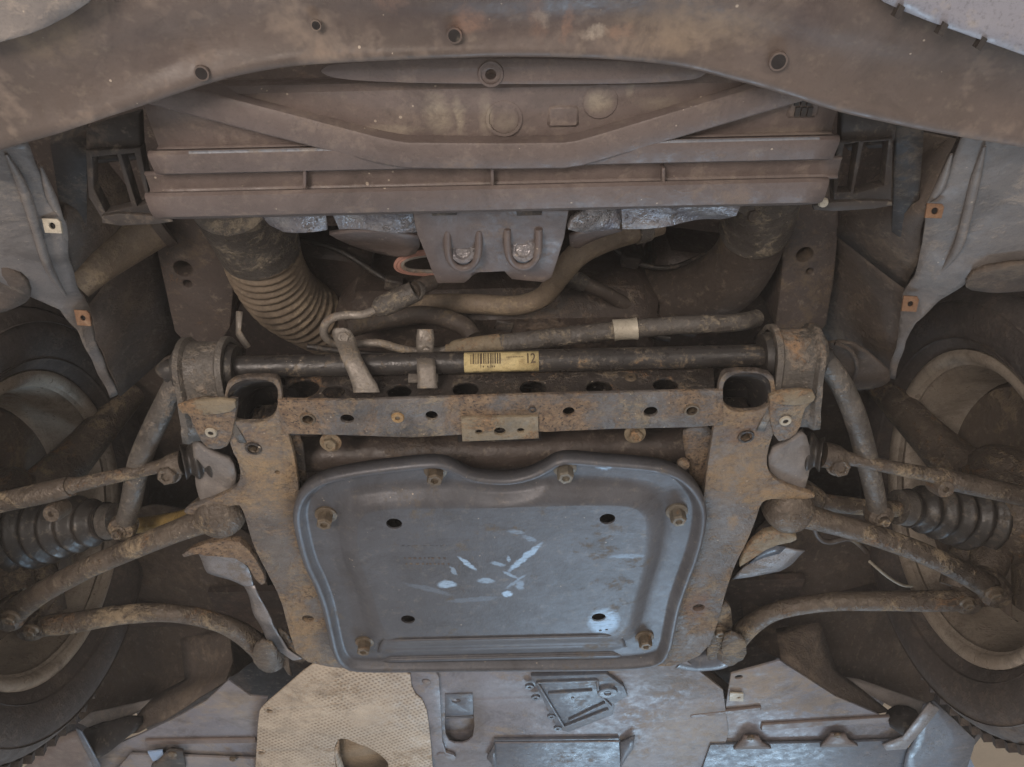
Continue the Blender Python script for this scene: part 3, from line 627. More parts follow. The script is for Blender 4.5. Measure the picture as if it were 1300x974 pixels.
fo = bpy.data.objects.new('f', fc); fm = bpy.data.meshes.new_from_object(fo); bpy.data.objects.remove(fo)
bm = bmesh.new(); bm.from_mesh(fm); bmesh.ops.triangulate(bm, faces=bm.faces)
for _ in range(3): bmesh.ops.subdivide_edges(bm, edges=[e for e in bm.edges if e.calc_length() > .001], cuts=1)
bmesh.ops.triangulate(bm, faces=bm.faces); bm.to_mesh(fm); bm.free()
for vtx in fm.vertices:
    x, y, _ = vtx.co; vtx.co = cylpt(lx0+LW*.82+x*.78, S0+.0145-y, .0012)
link('number', fm, 'ink', lab, angle=80)

#=================================================================== SUBFRAME
sf = thing('front_subframe', 'rusty steel front subframe with crossmember and two side rails', 'subframe', (0, .8, H+.04))
fr = HZ(H)
# crossmember bottom flange
holes = [circ(fr, 391, 532, .0060), circ(fr, 441, 531, .0075, .0065), circ(fr, 548, 527, .0068), circ(fr, 722, 522, .0066), circ(fr, 826, 522, .0078, .0072), circ(fr, 878, 521, .0065)]
plate('crossmember_flange', HZ(H-.0016), [(352, 508), (440, 509), (560, 505), (700, 501), (918, 496), (918, 540), (880, 543), (780, 545), (692, 549), (682, 548), (680, 537), (590, 539), (588, 552), (578, 553), (520, 556), (440, 553), (358, 551)], holes, .005, 'rusty', sf, .0012, 0)
for px, py in ((391, 532), (878, 521)):
    ring('threaded_sleeve', PZ(px, py, H-.0016), .0085, .0022, 'bolt', sf, h=.0015)
    lathe('sleeve_bore', PZ(px, py, H+.012), (0, 0, -1), [(.0002, 0), (.0075, 0), (.0075, .011)], 'bolt', sf, 16)
q = PZ(505, 530, H-.0019); ring('weld_nut', q, .0065, .0035, 'weld', sf, h=.002)
lathe('weld_nut_core', q, (0, 0, -1), [(.0002, .0008), (.0032, .0008), (.0032, 0)], 'bolt', sf, 14)
ring('weld_nut', PZ(676, 520, H-.0019), .004, .0014, 'web', sf, h=.0012)
# crossmember front web, standing face with oval lightening holes
wy = PZ(640, 503, H).y+.002
fw = frame((0, wy, H+.03), (0, 1, .06))
wh = []
for px, py, rx, ry in ((384, 493, .019, .0135), (424, 497, .0125, .0085), (507, 497, .0135, .010), (591, 494, .0148, .0105), (677, 492, .0150, .0110), (761, 492, .0150, .0105), (845, 489, .0140, .0105)):
    wh.append(circ(fw, px, py, rx, ry*1.15, 24))
plate('crossmember_web', fw, [(362, 468), (905, 458), (908, 499), (640, 503.5), (362, 509)], wh, .004, 'web', sf, .001, 0)
ring('weld_nut', Vector((PZ(801, 483, .685).x, wy-.001, .688)), .0060, .003, 'bolt', sf, axis=(0, -1, 0), h=.002)
link('crossmember_rear_wall', mesh(*box_data((0, PZ(640, 552, H).y-.004, H+.032), (.27, 0, 0), (0, .002, 0), (0, 0, .027))), 'web', sf)
link('crossmember_top', mesh(*box_data((0, wy+.024, H+.062), (.27, 0, 0), (0, .022, 0), (0, 0, .002))), 'web', sf)
# small three-hole bracket
fb = frame(PZ(634, 545, H-.004), (0, -.10, 1))
plate('hole_bracket', fb, [(585, 531), (683, 529), (684, 557), (587, 561)], [circ(fb, 608, 549, .0042), circ(fb, 634.5, 548, .0066), circ(fb, 661, 547, .0042)], .004, 'bracket', sf, .0008, 0)
link('bracket_backing', mesh(*box_data(PZ(634, 550, H+.02), (.05, 0, 0), (0, .012, 0), (0, 0, .002))), 'hole', sf)
# side rails
def big_open(L): return [hit(fr, *q) for q in chaikin(L, 2)]
Lh = [big_open([(288, 512), (290, 494), (304, 484), (322, 482), (340, 483), (352, 490), (353, 508), (350, 526), (340, 536), (320, 538), (300, 537), (290, 528)]), circ(fr, 322, 569, .0072), circ(fr, 391, 786, .0085), circ(fr, 352, 600, .003)]
railL = [(284, 492), (300, 480), (348, 478), (356, 486), (360, 520), (366, 552), (374, 580), (378, 610), (382, 640), (400, 700), (440, 760), (462, 846), (430, 850), (378, 838), (366, 800), (356, 760), (336, 722), (322, 695), (314, 668), (308, 648), (302, 640), (272, 650), (238, 655), (232, 648), (262, 638), (298, 622), (306, 606), (302, 585), (294, 572), (286, 540)]
rl_ = plate('side_rail', fr, railL, Lh, .008, 'railsteel', sf, .0012, 1)
op_ = [Vector((a, b, 0)) for a, b in Lh[0]]; cc_ = sum(op_, Vector())/len(op_)
loft('mount_cup', [[Vector((cc_.x+(q.x-cc_.x)*k, cc_.y+(q.y-cc_.y)*k+(z-H)*1.0, z)) for q in op_] for k, z in ((1.01, H+.0005), (1.01, H+.02), (1.01, H+.06), (.02, H+.062))], 'hole', rl_, .001, close_u=True)
Rh = [big_open([(917, 498), (920, 484), (930, 476), (948, 474), (966, 475), (977, 483), (979, 498), (977, 514), (966, 522), (946, 524), (928, 522), (919, 514)]), circ(fr, 947, 554, .0072), circ(fr, 887, 772, .0085), circ(fr, 868, 592, .0075)]
railR = [(986, 486), (974, 472), (924, 471), (914, 480), (910, 510), (906, 545), (900, 580), (896, 610), (892, 640), (880, 700), (850, 760), (826, 846), (860, 846), (898, 828), (912, 790), (922, 750), (934, 716), (948, 690), (960, 660), (966, 640), (975, 634), (1000, 634), (1032, 634), (1036, 628), (1010, 622), (984, 610), (974, 596), (974, 575), (984, 545)]
rl_ = plate('side_rail', fr, railR, Rh, .008, 'railsteel', sf, .0012, 1)
op_ = [Vector((a, b, 0)) for a, b in Rh[0]]; cc_ = sum(op_, Vector())/len(op_)
loft('mount_cup', [[Vector((cc_.x+(q.x-cc_.x)*k, cc_.y+(q.y-cc_.y)*k+(z-H)*1.0, z)) for q in op_] for k, z in ((1.01, H+.0005), (1.01, H+.02), (1.01, H+.06), (.02, H+.062))], 'hole', rl_, .001, close_u=True)
for px, py in ((322, 569), (947, 554)):
    ring('threaded_sleeve', PZ(px, py, H), .0092, .0022, 'web', sf, h=.002)
    lathe('sleeve_bore', PZ(px, py, H+.010), (0, 0, -1), [(.0002, 0), (.0065, 0), (.0065, .010)], 'bolt', sf, 16)
for L_ in ([(300, 545), (360, 545), (374, 640), (430, 760), (450, 840), (384, 832), (370, 790), (345, 725), (325, 680), (315, 640), (312, 610)], [(970, 535), (914, 535), (900, 640), (850, 760), (838, 840), (890, 825), (905, 780), (930, 712), (950, 670), (958, 630), (966, 600)]):
    plate('rail_box', HZ(H+.007), L_, [], .045, 'web', sf, .004, 1)
# pressed inner gussets beside the plate
for L in ([(366, 548), (384, 552), (388, 600), (396, 640), (384, 655), (372, 600)], [(868, 542), (908, 540), (904, 580), (898, 640), (884, 640), (866, 560)]):
    sheet('inner_gusset', [(a, b, H+.016+.010*((b-540)/100)) for a, b in L], 'rusty', sf, .004, 2, 1)
# outer brackets beneath the bar clamps
for L, riv in (([(226, 514), (300, 508), (300, 524), (292, 566), (276, 573), (258, 568), (244, 540), (240, 527), (228, 526)], (268, 549)), ([(978, 500), (1030, 498), (1036, 508), (1028, 515), (1022, 520), (1016, 548), (1000, 560), (985, 562), (976, 530)], (997, 534))):
    plate('clamp_bracket', HZ(H-.004), L, [], .012, 'rusty', sf, .003, 1)
    p = PZ(*riv, H-.0045); ring('hollow_rivet', p, .0062, .003, 'clippale', sf, h=.002); lathe('rivet_core', p, (0, 0, -1), [(.0002, .0008), (.0035, .0008), (.0035, 0)], 'hole', sf, 12)
    if riv[0] < 500: plate('clamp_foot', HZ(H-.010), [(224, 512), (298, 506), (300, 522), (270, 528), (228, 526)], [], .006, 'bracket', sf, .002, 1)
    else: plate('clamp_foot', HZ(H-.010), [(976, 500), (1030, 494), (1038, 508), (1020, 516), (978, 514)], [], .006, 'bracket', sf, .002, 1)
# grey flexible shields outboard of the rails
for L in ([(246, 552, .672), (256, 566, .668), (276, 577, .668), (296, 582, .67), (302, 605, .67), (294, 628, .672), (276, 646, .668), (262, 650, .668), (250, 620, .675), (248, 590, .68)],
          [(974, 570, .67), (1000, 562, .668), (1016, 546, .67), (1026, 556, .675), (1028, 590, .675), (1018, 630, .668), (1006, 640, .668), (992, 626, .67), (976, 602, .67)]):
    sheet('rubber_shield', L, 'liner', sf, .006, 2, 1, wob=.0015)
# control arm bushing pockets: upper lips
for L, c in (([(226, 706, .652), (250, 690, .660), (300, 680, .662), (322, 700, .662), (340, 735, .662), (330, 740, .662), (310, 706, .66), (262, 702, .655)], 0), ([(935, 720, .662), (948, 690, .662), (975, 668, .662), (1010, 676, .656), (1012, 684, .656), (980, 690, .66), (950, 710, .66)], 1)):
    sheet('lower_lug', [(a, b, z) for a, b, z in L], 'bracket' if c else 'rusty', sf, .010, 1, 1, bev=.002)
bolt(sf, PZ(420, 561, H+.012), 'bracket', .0085, .010, (0, -.2, -1), 1.5); bolt(sf, PZ(806, 550, H+.012), 'bracket', .0085, .010, (0, -.2, -1), 1.5)

#=================================================================== STIFFENING PLATE
ZP = .648
sp = thing('stiffening_plate', 'grey pressed metal stiffening plate bolted under the subframe', 'underbody plate', PZ(636, 720, ZP))
outl = [(637, 606), (600, 602), (575, 590), (555, 585), (520, 587), (470, 593), (425, 601), (398, 611), (381, 627), (374, 648), (377, 675), (387, 712), (400, 740), (410, 768), (417, 798), (424, 826), (434, 841), (456, 848), (530, 848.5), (640, 847.5), (740, 847), (805, 845), (838, 838), (850, 822), (856, 796), (862, 768), (872, 738), (884, 706), (893, 672), (895, 645), (888, 625), (872, 606), (850, 594), (820, 588), (770, 584), (725, 580), (705, 583), (685, 595), (662, 603)]
inn = [(637, 642), (580, 643), (520, 643), (480, 646), (464, 652), (456, 664), (455, 690), (462, 720), (474, 752), (482, 780), (489, 796), (500, 805), (540, 808), (640, 807), (740, 806), (778, 802), (790, 793), (797, 775), (806, 745), (814, 715), (818, 680), (818, 660), (812, 648), (798, 641), (760, 639), (700, 640)]
cxp, cyp = 637, 722
def polar(L, n=180):
    L = cr(L, 10, True); A = sorted((math.atan2((y-cyp)*1.8, x-cxp), x, y) for x, y in L); out = []
    for k in range(n):
        a = -math.pi+2*math.pi*(k+.5)/n
        lo = None
        for i in range(len(A)):
            if A[i][0] >= a: lo = i; break
        if lo is None: p0, p1 = A[-1], (A[0][0]+2*math.pi,)+A[0][1:]
        elif lo == 0: p0, p1 = (A[-1][0]-2*math.pi,)+A[-1][1:], A[0]
        else: p0, p1 = A[lo-1], A[lo]
        f = (a-p0[0])/max(1e-9, p1[0]-p0[0]); out.append((p0[1]+(p1[1]-p0[1])*f, p0[2]+(p1[2]-p0[2])*f))
    return out
O, I = polar(outl), polar(inn)
def between(f): return [(a[0]+(b[0]-a[0])*f, a[1]+(b[1]-a[1])*f) for a, b in zip(O, I)]
def insetw(d):  # inset of the outer loop by metres
    W = [PZ(a, b, ZP) for a, b in O]; n = len(W); out = []
    for k in range(n):
        t_ = (W[(k+2) % n]-W[(k-2) % n]); t_.z = 0; t_.normalize(); nn = Vector((-t_.y, t_.x, 0))
        c = PZ(cxp, cyp, ZP)-W[k]
        if nn.dot(c) < 0: nn = -nn
        out.append(W[k]+nn*d)
    return out
def setz(L, z): return [Vector((p.x, p.y, z)) for p in L]
rows = [setz(insetw(.0), ZP+.010), setz(insetw(.0), ZP-.004), setz(insetw(.0018), ZP-.0066), setz(insetw(.0045), ZP-.0068), setz(insetw(.0075), ZP-.004), setz(insetw(.012), ZP+.004), setz(insetw(.016), ZP+.0055)]
IW = [PZ(a, b, ZP-.008) for a, b in I]; base = insetw(.016)
for f, z in ((.30, ZP+.0055), (.52, ZP+.0045), (.62, ZP+.001), (.78, ZP-.006), (.90, ZP-.0095), (.97, ZP-.0105), (1.0, ZP-.0108)):
    rows.append([Vector((a.x+(b.x-a.x)*f, a.y+(b.y-a.y)*f, z)) for a, b in zip(base, IW)])
cI = sum(IW, Vector())/len(IW)
inner = [Vector((cI.x+(p.x-cI.x)*.965, cI.y+(p.y-cI.y)*.965, ZP-.0108)) for p in IW]
rows.append(inner)
fp = HZ(ZP-.0108)
holes = [circ(fp, 500.5, 664, .0098), circ(fp, 771, 658, .0098), circ(fp, 518, 785.5, .0098), circ(fp, 760, 783, .0100), circ(fp, 762, 799.5, .0024, n=10), circ(fp, 770, 798.5, .0022, n=10)]
cu = bpy.data.curves.new('c', 'CURVE'); cu.dimensions = '2D'; cu.fill_mode = 'BOTH'
for L_ in [[(p.x, p.y) for p in inner]]+holes:
    sl = cu.splines.new('POLY'); sl.points.add(len(L_)-1); sl.use_cyclic_u = True
    for p, q in zip(sl.points, L_): p.co = (q[0], q[1], 0, 1)
ob = bpy.data.objects.new('c', cu); fm_ = bpy.data.meshes.new_from_object(ob); bpy.data.objects.remove(ob)
flat = [Vector((q.co.x, q.co.y, ZP-.0108)) for q in fm_.vertices]; tri = [tuple(f_.vertices) for f_ in fm_.polygons]
nR = len(rows[0]); vs = [p for r_ in rows for p in r_]; fs = []
for i in range(len(rows)-1):
    for k in range(nR): fs.append((i*nR+k, i*nR+(k+1) % nR, (i+1)*nR+(k+1) % nR, (i+1)*nR+k))
k0 = len(vs); vs += flat; fs += [tuple(i+k0 for i in f_) for f_ in tri]
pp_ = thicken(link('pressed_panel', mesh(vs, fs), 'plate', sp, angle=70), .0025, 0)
for f_ in pp_.data.polygons:
    if abs(f_.normal.z) > .99995: f_.use_smooth = False
rows = []
NB = 40
for j in range(NB+1):
    v_ = j/NB; py = 806+v_*36; row = []
    hw = 150+16*v_
    for i in range(61):
        u = i/60*2-1; e = min(1, (1-abs(u))/.16); e = e*e*(3-2*e); ev = min(1, min(v_, 1-v_)/.16)
        zs = ZP-.0108 if v_ < .1 else (ZP-.0108+.0165*((v_-.1)/.5) if v_ < .6 else ZP+.0057)
        zr = .0048*(.5-.5*math.cos(v_*3*2*math.pi))*e
        row.append(PZ(637+u*hw, py+(-u*hw)*.0225, zs-.0010*ev*e+.0022*(1-e*ev)-zr))
    rows.append(row)
loft('pressed_beads', rows, 'plate', sp, .0012, angle=80)
for px, py, m_ in ((553, 600, 'bolt'), (717, 597, 'boltzinc'), (414, 656, 'bolt'), (859, 652, 'boltzinc'), (463, 818, 'bolt'), (818, 811, 'bolt')):
    bolt(sp, PZ(px, py-3, ZP+.003), m_, .0100, .018, (0, 0, -1), 1.4)
rr_ = random.Random(5)
for row, (y0, x0, x1) in enumerate(((694, 512, 568), (709, 514, 570), (716, 516, 570))):
    x = x0; q = []
    while x < x1:
        wd = rr_.uniform(2.5, 6); p = PZ(x, y0, ZP-.0122); q.append(box_data(p, (.0011*wd/3, 0, 0), (0, .0016, 0), (0, 0, .0002))); x += wd+rr_.uniform(1, 3)
    link('embossed_mark', mesh(*join(q)), 'plate' if row == 0 else 'rail', sp)

#=================================================================== WHEELS
WX, WYC, WZC, RR = .668, .895, .765, .226
def wheel(s, label):
    t = thing('wheel', label, 'wheel', (s*WX, WYC, WZC-.33), 'front wheels')
    ax = (s, 0, 0); c = (s*WX, WYC, WZC)
    tp = [(RR+.004, .012), (RR+.014, .002), (.262, -.010), (.288, -.012), (.306, -.004), (.318, .010), (.324, .024), (.328, .04), (.330, .06), (.330, .18), (.322, .215), (.30, .23), (.25, .228), (RR, .212)]
    seg = 96
    tp2 = cr(tp, 3)
    ty = lathe('tyre', c, ax, tp2, 'tyre', t, seg, angle=70)
    for r_, d in ((.246, -.0036), (.300, -.0085)):
        lathe('sidewall_ridge', c, ax, [(r_-.0015, d+.004), (r_, d-.0022), (r_+.0015, d+.004)], 'tyre', ty, 80, angle=80)
    # tread blocks on the shoulder
    vs = []
    for k in range(72):
        a = 2*math.pi*k/72; ca, sa = math.cos(a), math.sin(a); rd = Vector((0, ca, sa)); tg = Vector((0, -sa, ca))
        for h, l_ in ((.030, .016), (.075, .020), (.125, .020), (.172, .018)):
            vs.append(box_data(Vector(c)+Vector((s*h, 0, 0))+rd*.3285, Vector((s*l_, 0, 0)), tg*.0105+Vector((s*.004, 0, 0)), rd*.006))
    link('tread', mesh(*join(vs)), 'tyre', ty, kind='stuff')
    rp = [(RR-.020, .022), (RR-.012, .014), (RR-.003, .010), (RR+.001, .013), (RR-.001, .020), (RR-.012, .030), (RR-.020, .045), (RR-.024, .075), (RR-.026, .12), (RR-.030, .17), (RR-.028, .20), (RR-.02, .21)]
    ri = lathe('rim', c, ax, [(RR+.004, .024)]+rp[3::-1]+rp[5:], 'rim', t, 80, angle=50)
    lathe('rim_lip', c, ax, [(RR-.016, .016), (RR-.012, .0095), (RR-.003, .0065), (RR+.003, .0095), (RR+.003, .016)], 'rim', ri, 80, angle=60)
    # spokes seen from behind
    for k in range(5):
        a = 2*math.pi*k/5+.3; rd = Vector((0, math.cos(a), math.sin(a)))
        bar3('spoke', Vector(c)+Vector((s*.175, 0, 0))+rd*.04, Vector(c)+Vector((s*.165, 0, 0))+rd*(RR-.022), .045, .02, 'rim', ri, up=(s, 0, 0), bev=.006)
    lathe('hub', c, ax, [(.001, .14), (.05, .14), (.06, .16), (.07, .19), (.001, .19)], 'rim', t, 32)
    lathe('brake_disc', c, ax, [(.001, .095), (.07, .095), (.072, .105), (.165, .105), (.166, .112), (.165, .128), (.07, .13)], 'brake', t, 64, angle=30)
    # dust shield, cut away at the caliper
    vs = []; n = 40
    rows = [[], [], []]
    for k in range(n+1):
        a = math.radians(-35+290*k/n)
        for j, (r_, h) in enumerate(((.06, .082), (.172, .088), (.180, .098))):
            rows[j].append(Vector(c)+Vector((s*h, r_*math.cos(a), r_*math.sin(a))))
    loft('dust_shield', rows, 'brake', t, .002)
    return t
wheel(-1, 'left front wheel seen from inside with dusty tan rim lip')
wheel(1, 'right front wheel seen from inside with dusty brown rim lip')

#=================================================================== SUSPENSION, LEFT AND RIGHT
def knuckle(s, label, bj, bj2, tie):
    t = thing('steering_knuckle', label, 'wheel carrier', (s*.70, WYC, WZC), 'wheel carriers')
    c = Vector((s*.715, WYC, WZC))
    lathe('hub_carrier', c, (-s, 0, 0), [(.001, -.04), (.085, -.04), (.088, -.01), (.075, .012), (.06, .02), (.055, .03), (.001, .03)], 'arm', t, 36)
    tube('lower_leg', [tuple(c+Vector((0, .02, -.05)))+(.035,), tuple(c.lerp(bj, .6)+Vector((s*.015, 0, .02)))+(.03,), tuple(bj+Vector((0, 0, .025)))+(.024,)], 'arm', t)
    tube('rear_leg', [tuple(c+Vector((0, .05, -.03)))+(.03,), tuple(c.lerp(bj2, .6)+Vector((0, 0, .02)))+(.025,), tuple(bj2+Vector((0, 0, .022)))+(.022,)], 'arm', t)
    tube('steering_leg', [tuple(c+Vector((0, -.05, -.01)))+(.03,), tuple(tie+Vector((s*.02, .02, .02)))+(.022,), tuple(tie+Vector((0, 0, .012)))+(.016,)], 'arm', t)
    tube('upright', [tuple(c+Vector((0, 0, .05)))+(.04,), tuple(c+Vector((-s*.03, .0, .16)))+(.03,), tuple(c+Vector((-s*.06, .0, .30)))+(.025,)], 'arm', t)
    # brake caliper
    o = link('caliper', mesh(*box_data(c+Vector((s*.04, .15, .02)), (.04, 0, 0), (0, .03, .01), (0, -.02, .075))), 'brake', t); o.modifiers.new('b', 'BEVEL').width = .012
    return t
bjL, bj2L, tieL = PZ(14, 778, .645), PZ(56, 796, .66), PZ(-50, 650, .68)
bjR, bj2R, tieR = PZ(1262, 748, .645), PZ(1222, 762, .66), PZ(1345, 642, .68)
knuckle(-1, 'dusty cast steering knuckle inside the left wheel', bjL, bj2L, tieL); knuckle(1, 'dusty cast steering knuckle inside the right wheel', bjR, bj2R, tieR)
def seam(pts):
    out = []
    for a, b, z, r in pts:
        p = PZ(a, b, z); d = (p-CAM).normalized(); q = p-d*r*.86+Vector((0, r*.42, -r*.2)); out.append(tuple(q)+(.0028,))
    return out
def strut(label, pts, bush, side):
    t = thing('tension_strut', label, 'control arm', PZ(*bush[:3]), 'front tension struts')
    tube('arm', pxz(pts), 'arm', t, seg=18)
    tube('forging_seam', seam(pts), 'arm', t, seg=8); bolt(t, PZ(pts[0][0], pts[0][1]+2, pts[0][2]-.024), 'bolt', .009, .010)
    b = PZ(*bush[:3])
    lathe('bushing_housing', b+Vector((0, -.008, -.006)), (0, -.35, -1), [(.0003, .026), (.012, .0255), (.022, .022), (.029, .014), (.032, .002), (.032, -.012), (.028, -.022), (.0003, -.026)], 'arm', t, 28, angle=80)
    lathe('bushing_bolt', b+Vector((0, -.016, -.030)), (0, -.35, -1), [(.0003, .002), (.006, .0015), (.009, -.003)], 'arm', t, 16)
    e = Vector(tuple(PZ(*pts[0][:3])))
    lathe('ball_joint', e, (0, 0, -1), [(.0003, .020), (.014, .019), (.020, .012), (.022, 0), (.020, -.015), (.012, -.03)], 'arm', t, 22)
    return t
strut('thick tension strut running from left wheel to left subframe rail', [(14, 780, .645, 0.0181), (50, 754, .648, 0.0155), (110, 722, .65, 0.0142), (170, 696, .655, 0.0142), (225, 674, .660, 0.0146), (262, 660, .664, 0.0172), (280, 655, .667, 0.0206)], (284, 652, .676), -1)
strut('thick tension strut running from right wheel to right subframe rail', [(1262, 750, .645, 0.0181), (1225, 728, .648, 0.0155), (1170, 702, .65, 0.0142), (1110, 680, .655, 0.0142), (1055, 664, .660, 0.0146), (1020, 654, .664, 0.0172), (1004, 650, .667, 0.0206)], (998, 646, .676), 1)
def larm(label, pts, bush):
    t = thing('control_arm', label, 'control arm', PZ(*bush), 'rear lower control arms')
    tube('arm', pxz(pts), 'arm', t, seg=18)
    tube('forging_seam', seam(pts), 'arm', t, seg=8); bolt(t, PZ(pts[0][0], pts[0][1]+2, pts[0][2]-.020), 'bolt', .008, .010)
    b = PZ(*bush)
    d = (Vector(PZ(*pts[-1][:3]))-Vector(PZ(*pts[-2][:3]))).normalized()
    tube('bushing_sleeve', [tuple(b-Vector((0, .022, .004)))+(.022,), tuple(b-Vector((0, .018, .004)))+(.025,), tuple(b+Vector((0, .022, .004)))+(.025,), tuple(b+Vector((0, .026, .004)))+(.02,)], 'arm', t, seg=22, n=2)
    lathe('ball_joint', PZ(*pts[0][:3]), (0, 0, -1), [(.0003, .016), (.012, .016), (.019, .010), (.020, 0), (.016, -.02)], 'arm', t, 20)
    sheet('hanger_plate', [(pts[-1][0]-8, pts[-1][1]-16, .652), (pts[-1][0]+16, pts[-1][1]-8, .652), (pts[-1][0]+18, pts[-1][1]+18, .66), (pts[-1][0]-2, pts[-1][1]+26, .67), (pts[-1][0]-16, pts[-1][1]+8, .66)], 'arm', t, .005, 1, 1)
larm('curved lower control arm crossing below the left wheel', [(40, 796, .658, 0.0155), (90, 791, .66, 0.0151), (150, 781, .665, 0.0142), (215, 778, .67, 0.0133), (270, 788, .675, 0.0133), (305, 803, .68, 0.0155), (335, 826, .685, 0.0189)], (342, 828, .690))
larm('curved lower control arm crossing below the right wheel', [(1228, 762, .658, 0.0155), (1175, 763, .66, 0.0151), (1110, 763, .665, 0.0142), (1045, 765, .67, 0.0133), (985, 776, .675, 0.0133), (952, 795, .68, 0.0155), (930, 816, .685, 0.0189)], (924, 820, .690))
def tie(label, pts, boss, nut):
    t = thing('tie_rod', label, 'tie rod', PZ(*pts[0][:3]), 'steering tie rods')
    tube('rod', pxz(pts), 'arm', t, seg=16)
    q = PZ(*boss)
    lathe('clamp_boss', q, (0, -.5, -1), [(.0003, .008), (.003, .008), (.004, .013), (.010, .013), (.012, .008), (.013, -.012)], 'arm', t, 20)
    e = Vector(PZ(*pts[-1][:3])); sgn = 1 if pts[-1][0] < 650 else -1; L_ = []
    for k in range(41):
        f_ = k/40; L_.append((e.x+sgn*.026*f_, e.y+.004*f_, e.z+.012*f_, .019+.006*f_+.003*math.cos(f_*2*2*math.pi)))
    link('rack_boot', mesh(*tube_data(L_, 22)), 'rubber', t, angle=80)
    n_ = PZ(*nut); bolt(t, n_, 'arm', .012, .014, (0, -.4, -1), 1.2, name='lock_nut')
tie('dusty steering tie rod above the left drive shaft boot', [(-60, 652, .662, .013), (0, 638, .664, .013), (60, 625, .668, .0135), (88, 618, .67, .0125), (96, 616, .67, .0095), (150, 604, .675, .0085), (200, 593, .68, .0085), (216, 590, .682, .013), (232, 587, .684, .015)], (72, 648, .664), (216, 600, .675))
tie('dusty steering tie rod above the right drive shaft boot', [(1345, 642, .662, .013), (1290, 628, .664, .013), (1225, 614, .668, .013), (1192, 606, .67, .0125), (1182, 603, .67, .0095), (1130, 593, .675, .0085), (1080, 583, .68, .0085), (1062, 580, .682, .015), (1044, 577, .684, .016)], (1194, 617, .664), (1063, 590, .675))
def driveshaft(label, wide, narrow, shaft, s):
    t = thing('drive_shaft', label, 'drive shaft', PZ(*wide), 'front drive shafts')
    a, b = PZ(*wide), PZ(*narrow); d = b-a; L = []
    n = 6
    for k in range(n*8+1):
        f = k/(n*8); r = .056+(.024-.056)*f**1.15
        L.append(tuple(a+d*f)+(r+(.0065-.003*f)*math.cos(f*n*2*math.pi),))
    bo = link('rubber_boot', mesh(*tube_data(L, 30)), 'rubber', t, angle=80)
    tube('boot_clamp', [tuple(b-d*.02)+(.0255,), tuple(b+d*.12)+(.0245,)], 'armgrey', t, seg=24)
    tube('joint', [tuple(a-d*.7)+(.05,), tuple(a-d*.1)+(.058,), tuple(a+d*.02)+(.056,)], 'arm', t, seg=30)
    sh = pxz(shaft); tube('shaft', [tuple(b)+(.013,)]+sh, 'gold' if s < 0 else 'arm', t, seg=16)
    e = sh[-1]; tube('inner_joint', [e[:3]+(.016,), (e[0]-s*.03, e[1]-.01, e[2]+.005, .024), (e[0]-s*.09, e[1]-.03, e[2]+.01, .03)], 'arm', t)
driveshaft('black pleated drive shaft boot and waxed shaft at left wheel', (28, 672, .745), (136, 662, .728), [(165, 668, .72, .011), (218, 661, .715, .011), (245, 655, .71, .012)], -1)
driveshaft('black pleated drive shaft boot and brown shaft at right wheel', (1258, 655, .745), (1152, 645, .728), [(1125, 646, .72, .011), (1070, 641, .715, .012), (1040, 637, .71, .012)], 1)
bw = thing('sensor_cable', 'thin wheel sensor cable curving below the right tension strut', 'cable', PZ(1060, 690, .70))
tube('cable', pxz([(1030, 655, .70, .004), (1038, 680, .70, .004), (1052, 688, .70, .004), (1080, 684, .70, .004), (1100, 700, .71, .004)]), 'hosedark', bw, seg=10)
tube('bare_end', pxz([(1104, 713, .70, .0022), (1128, 733, .70, .0022), (1146, 743, .705, .0022), (1158, 744, .71, .0022)]), 'clippale', bw, seg=8)

#=================================================================== SHIELDS AROUND THE SUBFRAME
fo_ = thing('foil_shield', 'torn crumpled silver heat shield hanging from the left rail', 'heat shield', PZ(300, 740, .69), 'silver heat shields')
sheet('upper_leaf', [(252, 704, .690), (272, 704, .684), (300, 706, .68), (314, 722, .678), (322, 742, .68), (312, 745, .685), (290, 734, .69), (264, 724, .695)], 'foil', fo_, .002, 2, 0, wob=.004)
sheet('torn_strip', [(310, 744, .685), (324, 742, .68), (334, 766, .676), (345, 785, .672), (352, 808, .672), (366, 824, .67), (384, 832, .668), (372, 838, .67), (356, 830, .675), (340, 812, .68), (330, 792, .684), (320, 768, .686)], 'foil', fo_, .002, 2, 0, wob=.005)
sheet('torn_strip', [(352, 800, .676), (362, 806, .672), (378, 826, .672), (392, 832, .672), (384, 842, .675), (366, 836, .68), (372, 858, .68), (366, 856, .684), (354, 830, .684)], 'arm', fo_, .002, 2, 0, wob=.005)
fo2 = thing('foil_shield', 'folded pale silver heat shield beside the right rail', 'heat shield', PZ(985, 705, .69), 'silver heat shields')
sheet('folded_leaf', [(930, 735, .694), (952, 716, .688), (976, 694, .684), (1000, 696, .684), (1022, 700, .69), (1006, 714, .694), (990, 726, .698), (960, 730, .698)], 'foil', fo2, .002, 2, 0, wob=.003)
sheet('fold_ridge', [(950, 716, .686), (976, 692, .680), (998, 694, .680), (990, 702, .682), (968, 708, .684)], 'flap', fo2, .002, 1, 0)
lb = thing('rear_mount_bracket', 'steel mounting bracket and sleeve at rear of right rail', 'bracket', PZ(905, 815, .68))
sheet('bracket_plate', [(906, 770, .668), (926, 760, .668), (930, 800, .675), (916, 836, .68), (896, 842, .68), (900, 800, .672)], 'arm', lb, .008, 1, 1)
tube('sleeve', pxz([(858, 832, .690, .020), (880, 836, .69, .020), (910, 832, .69, .022), (920, 826, .69, .022)]), 'flap', lb, seg=20)
tube('stay_tube', pxz([(866, 836, .70, .012), (900, 860, .70, .012), (925, 880, .70, .012), (940, 895, .70, .012)]), 'cavity2', lb)
bolt(lb, PZ(913, 800, .668), 'bolt', .008, .01)

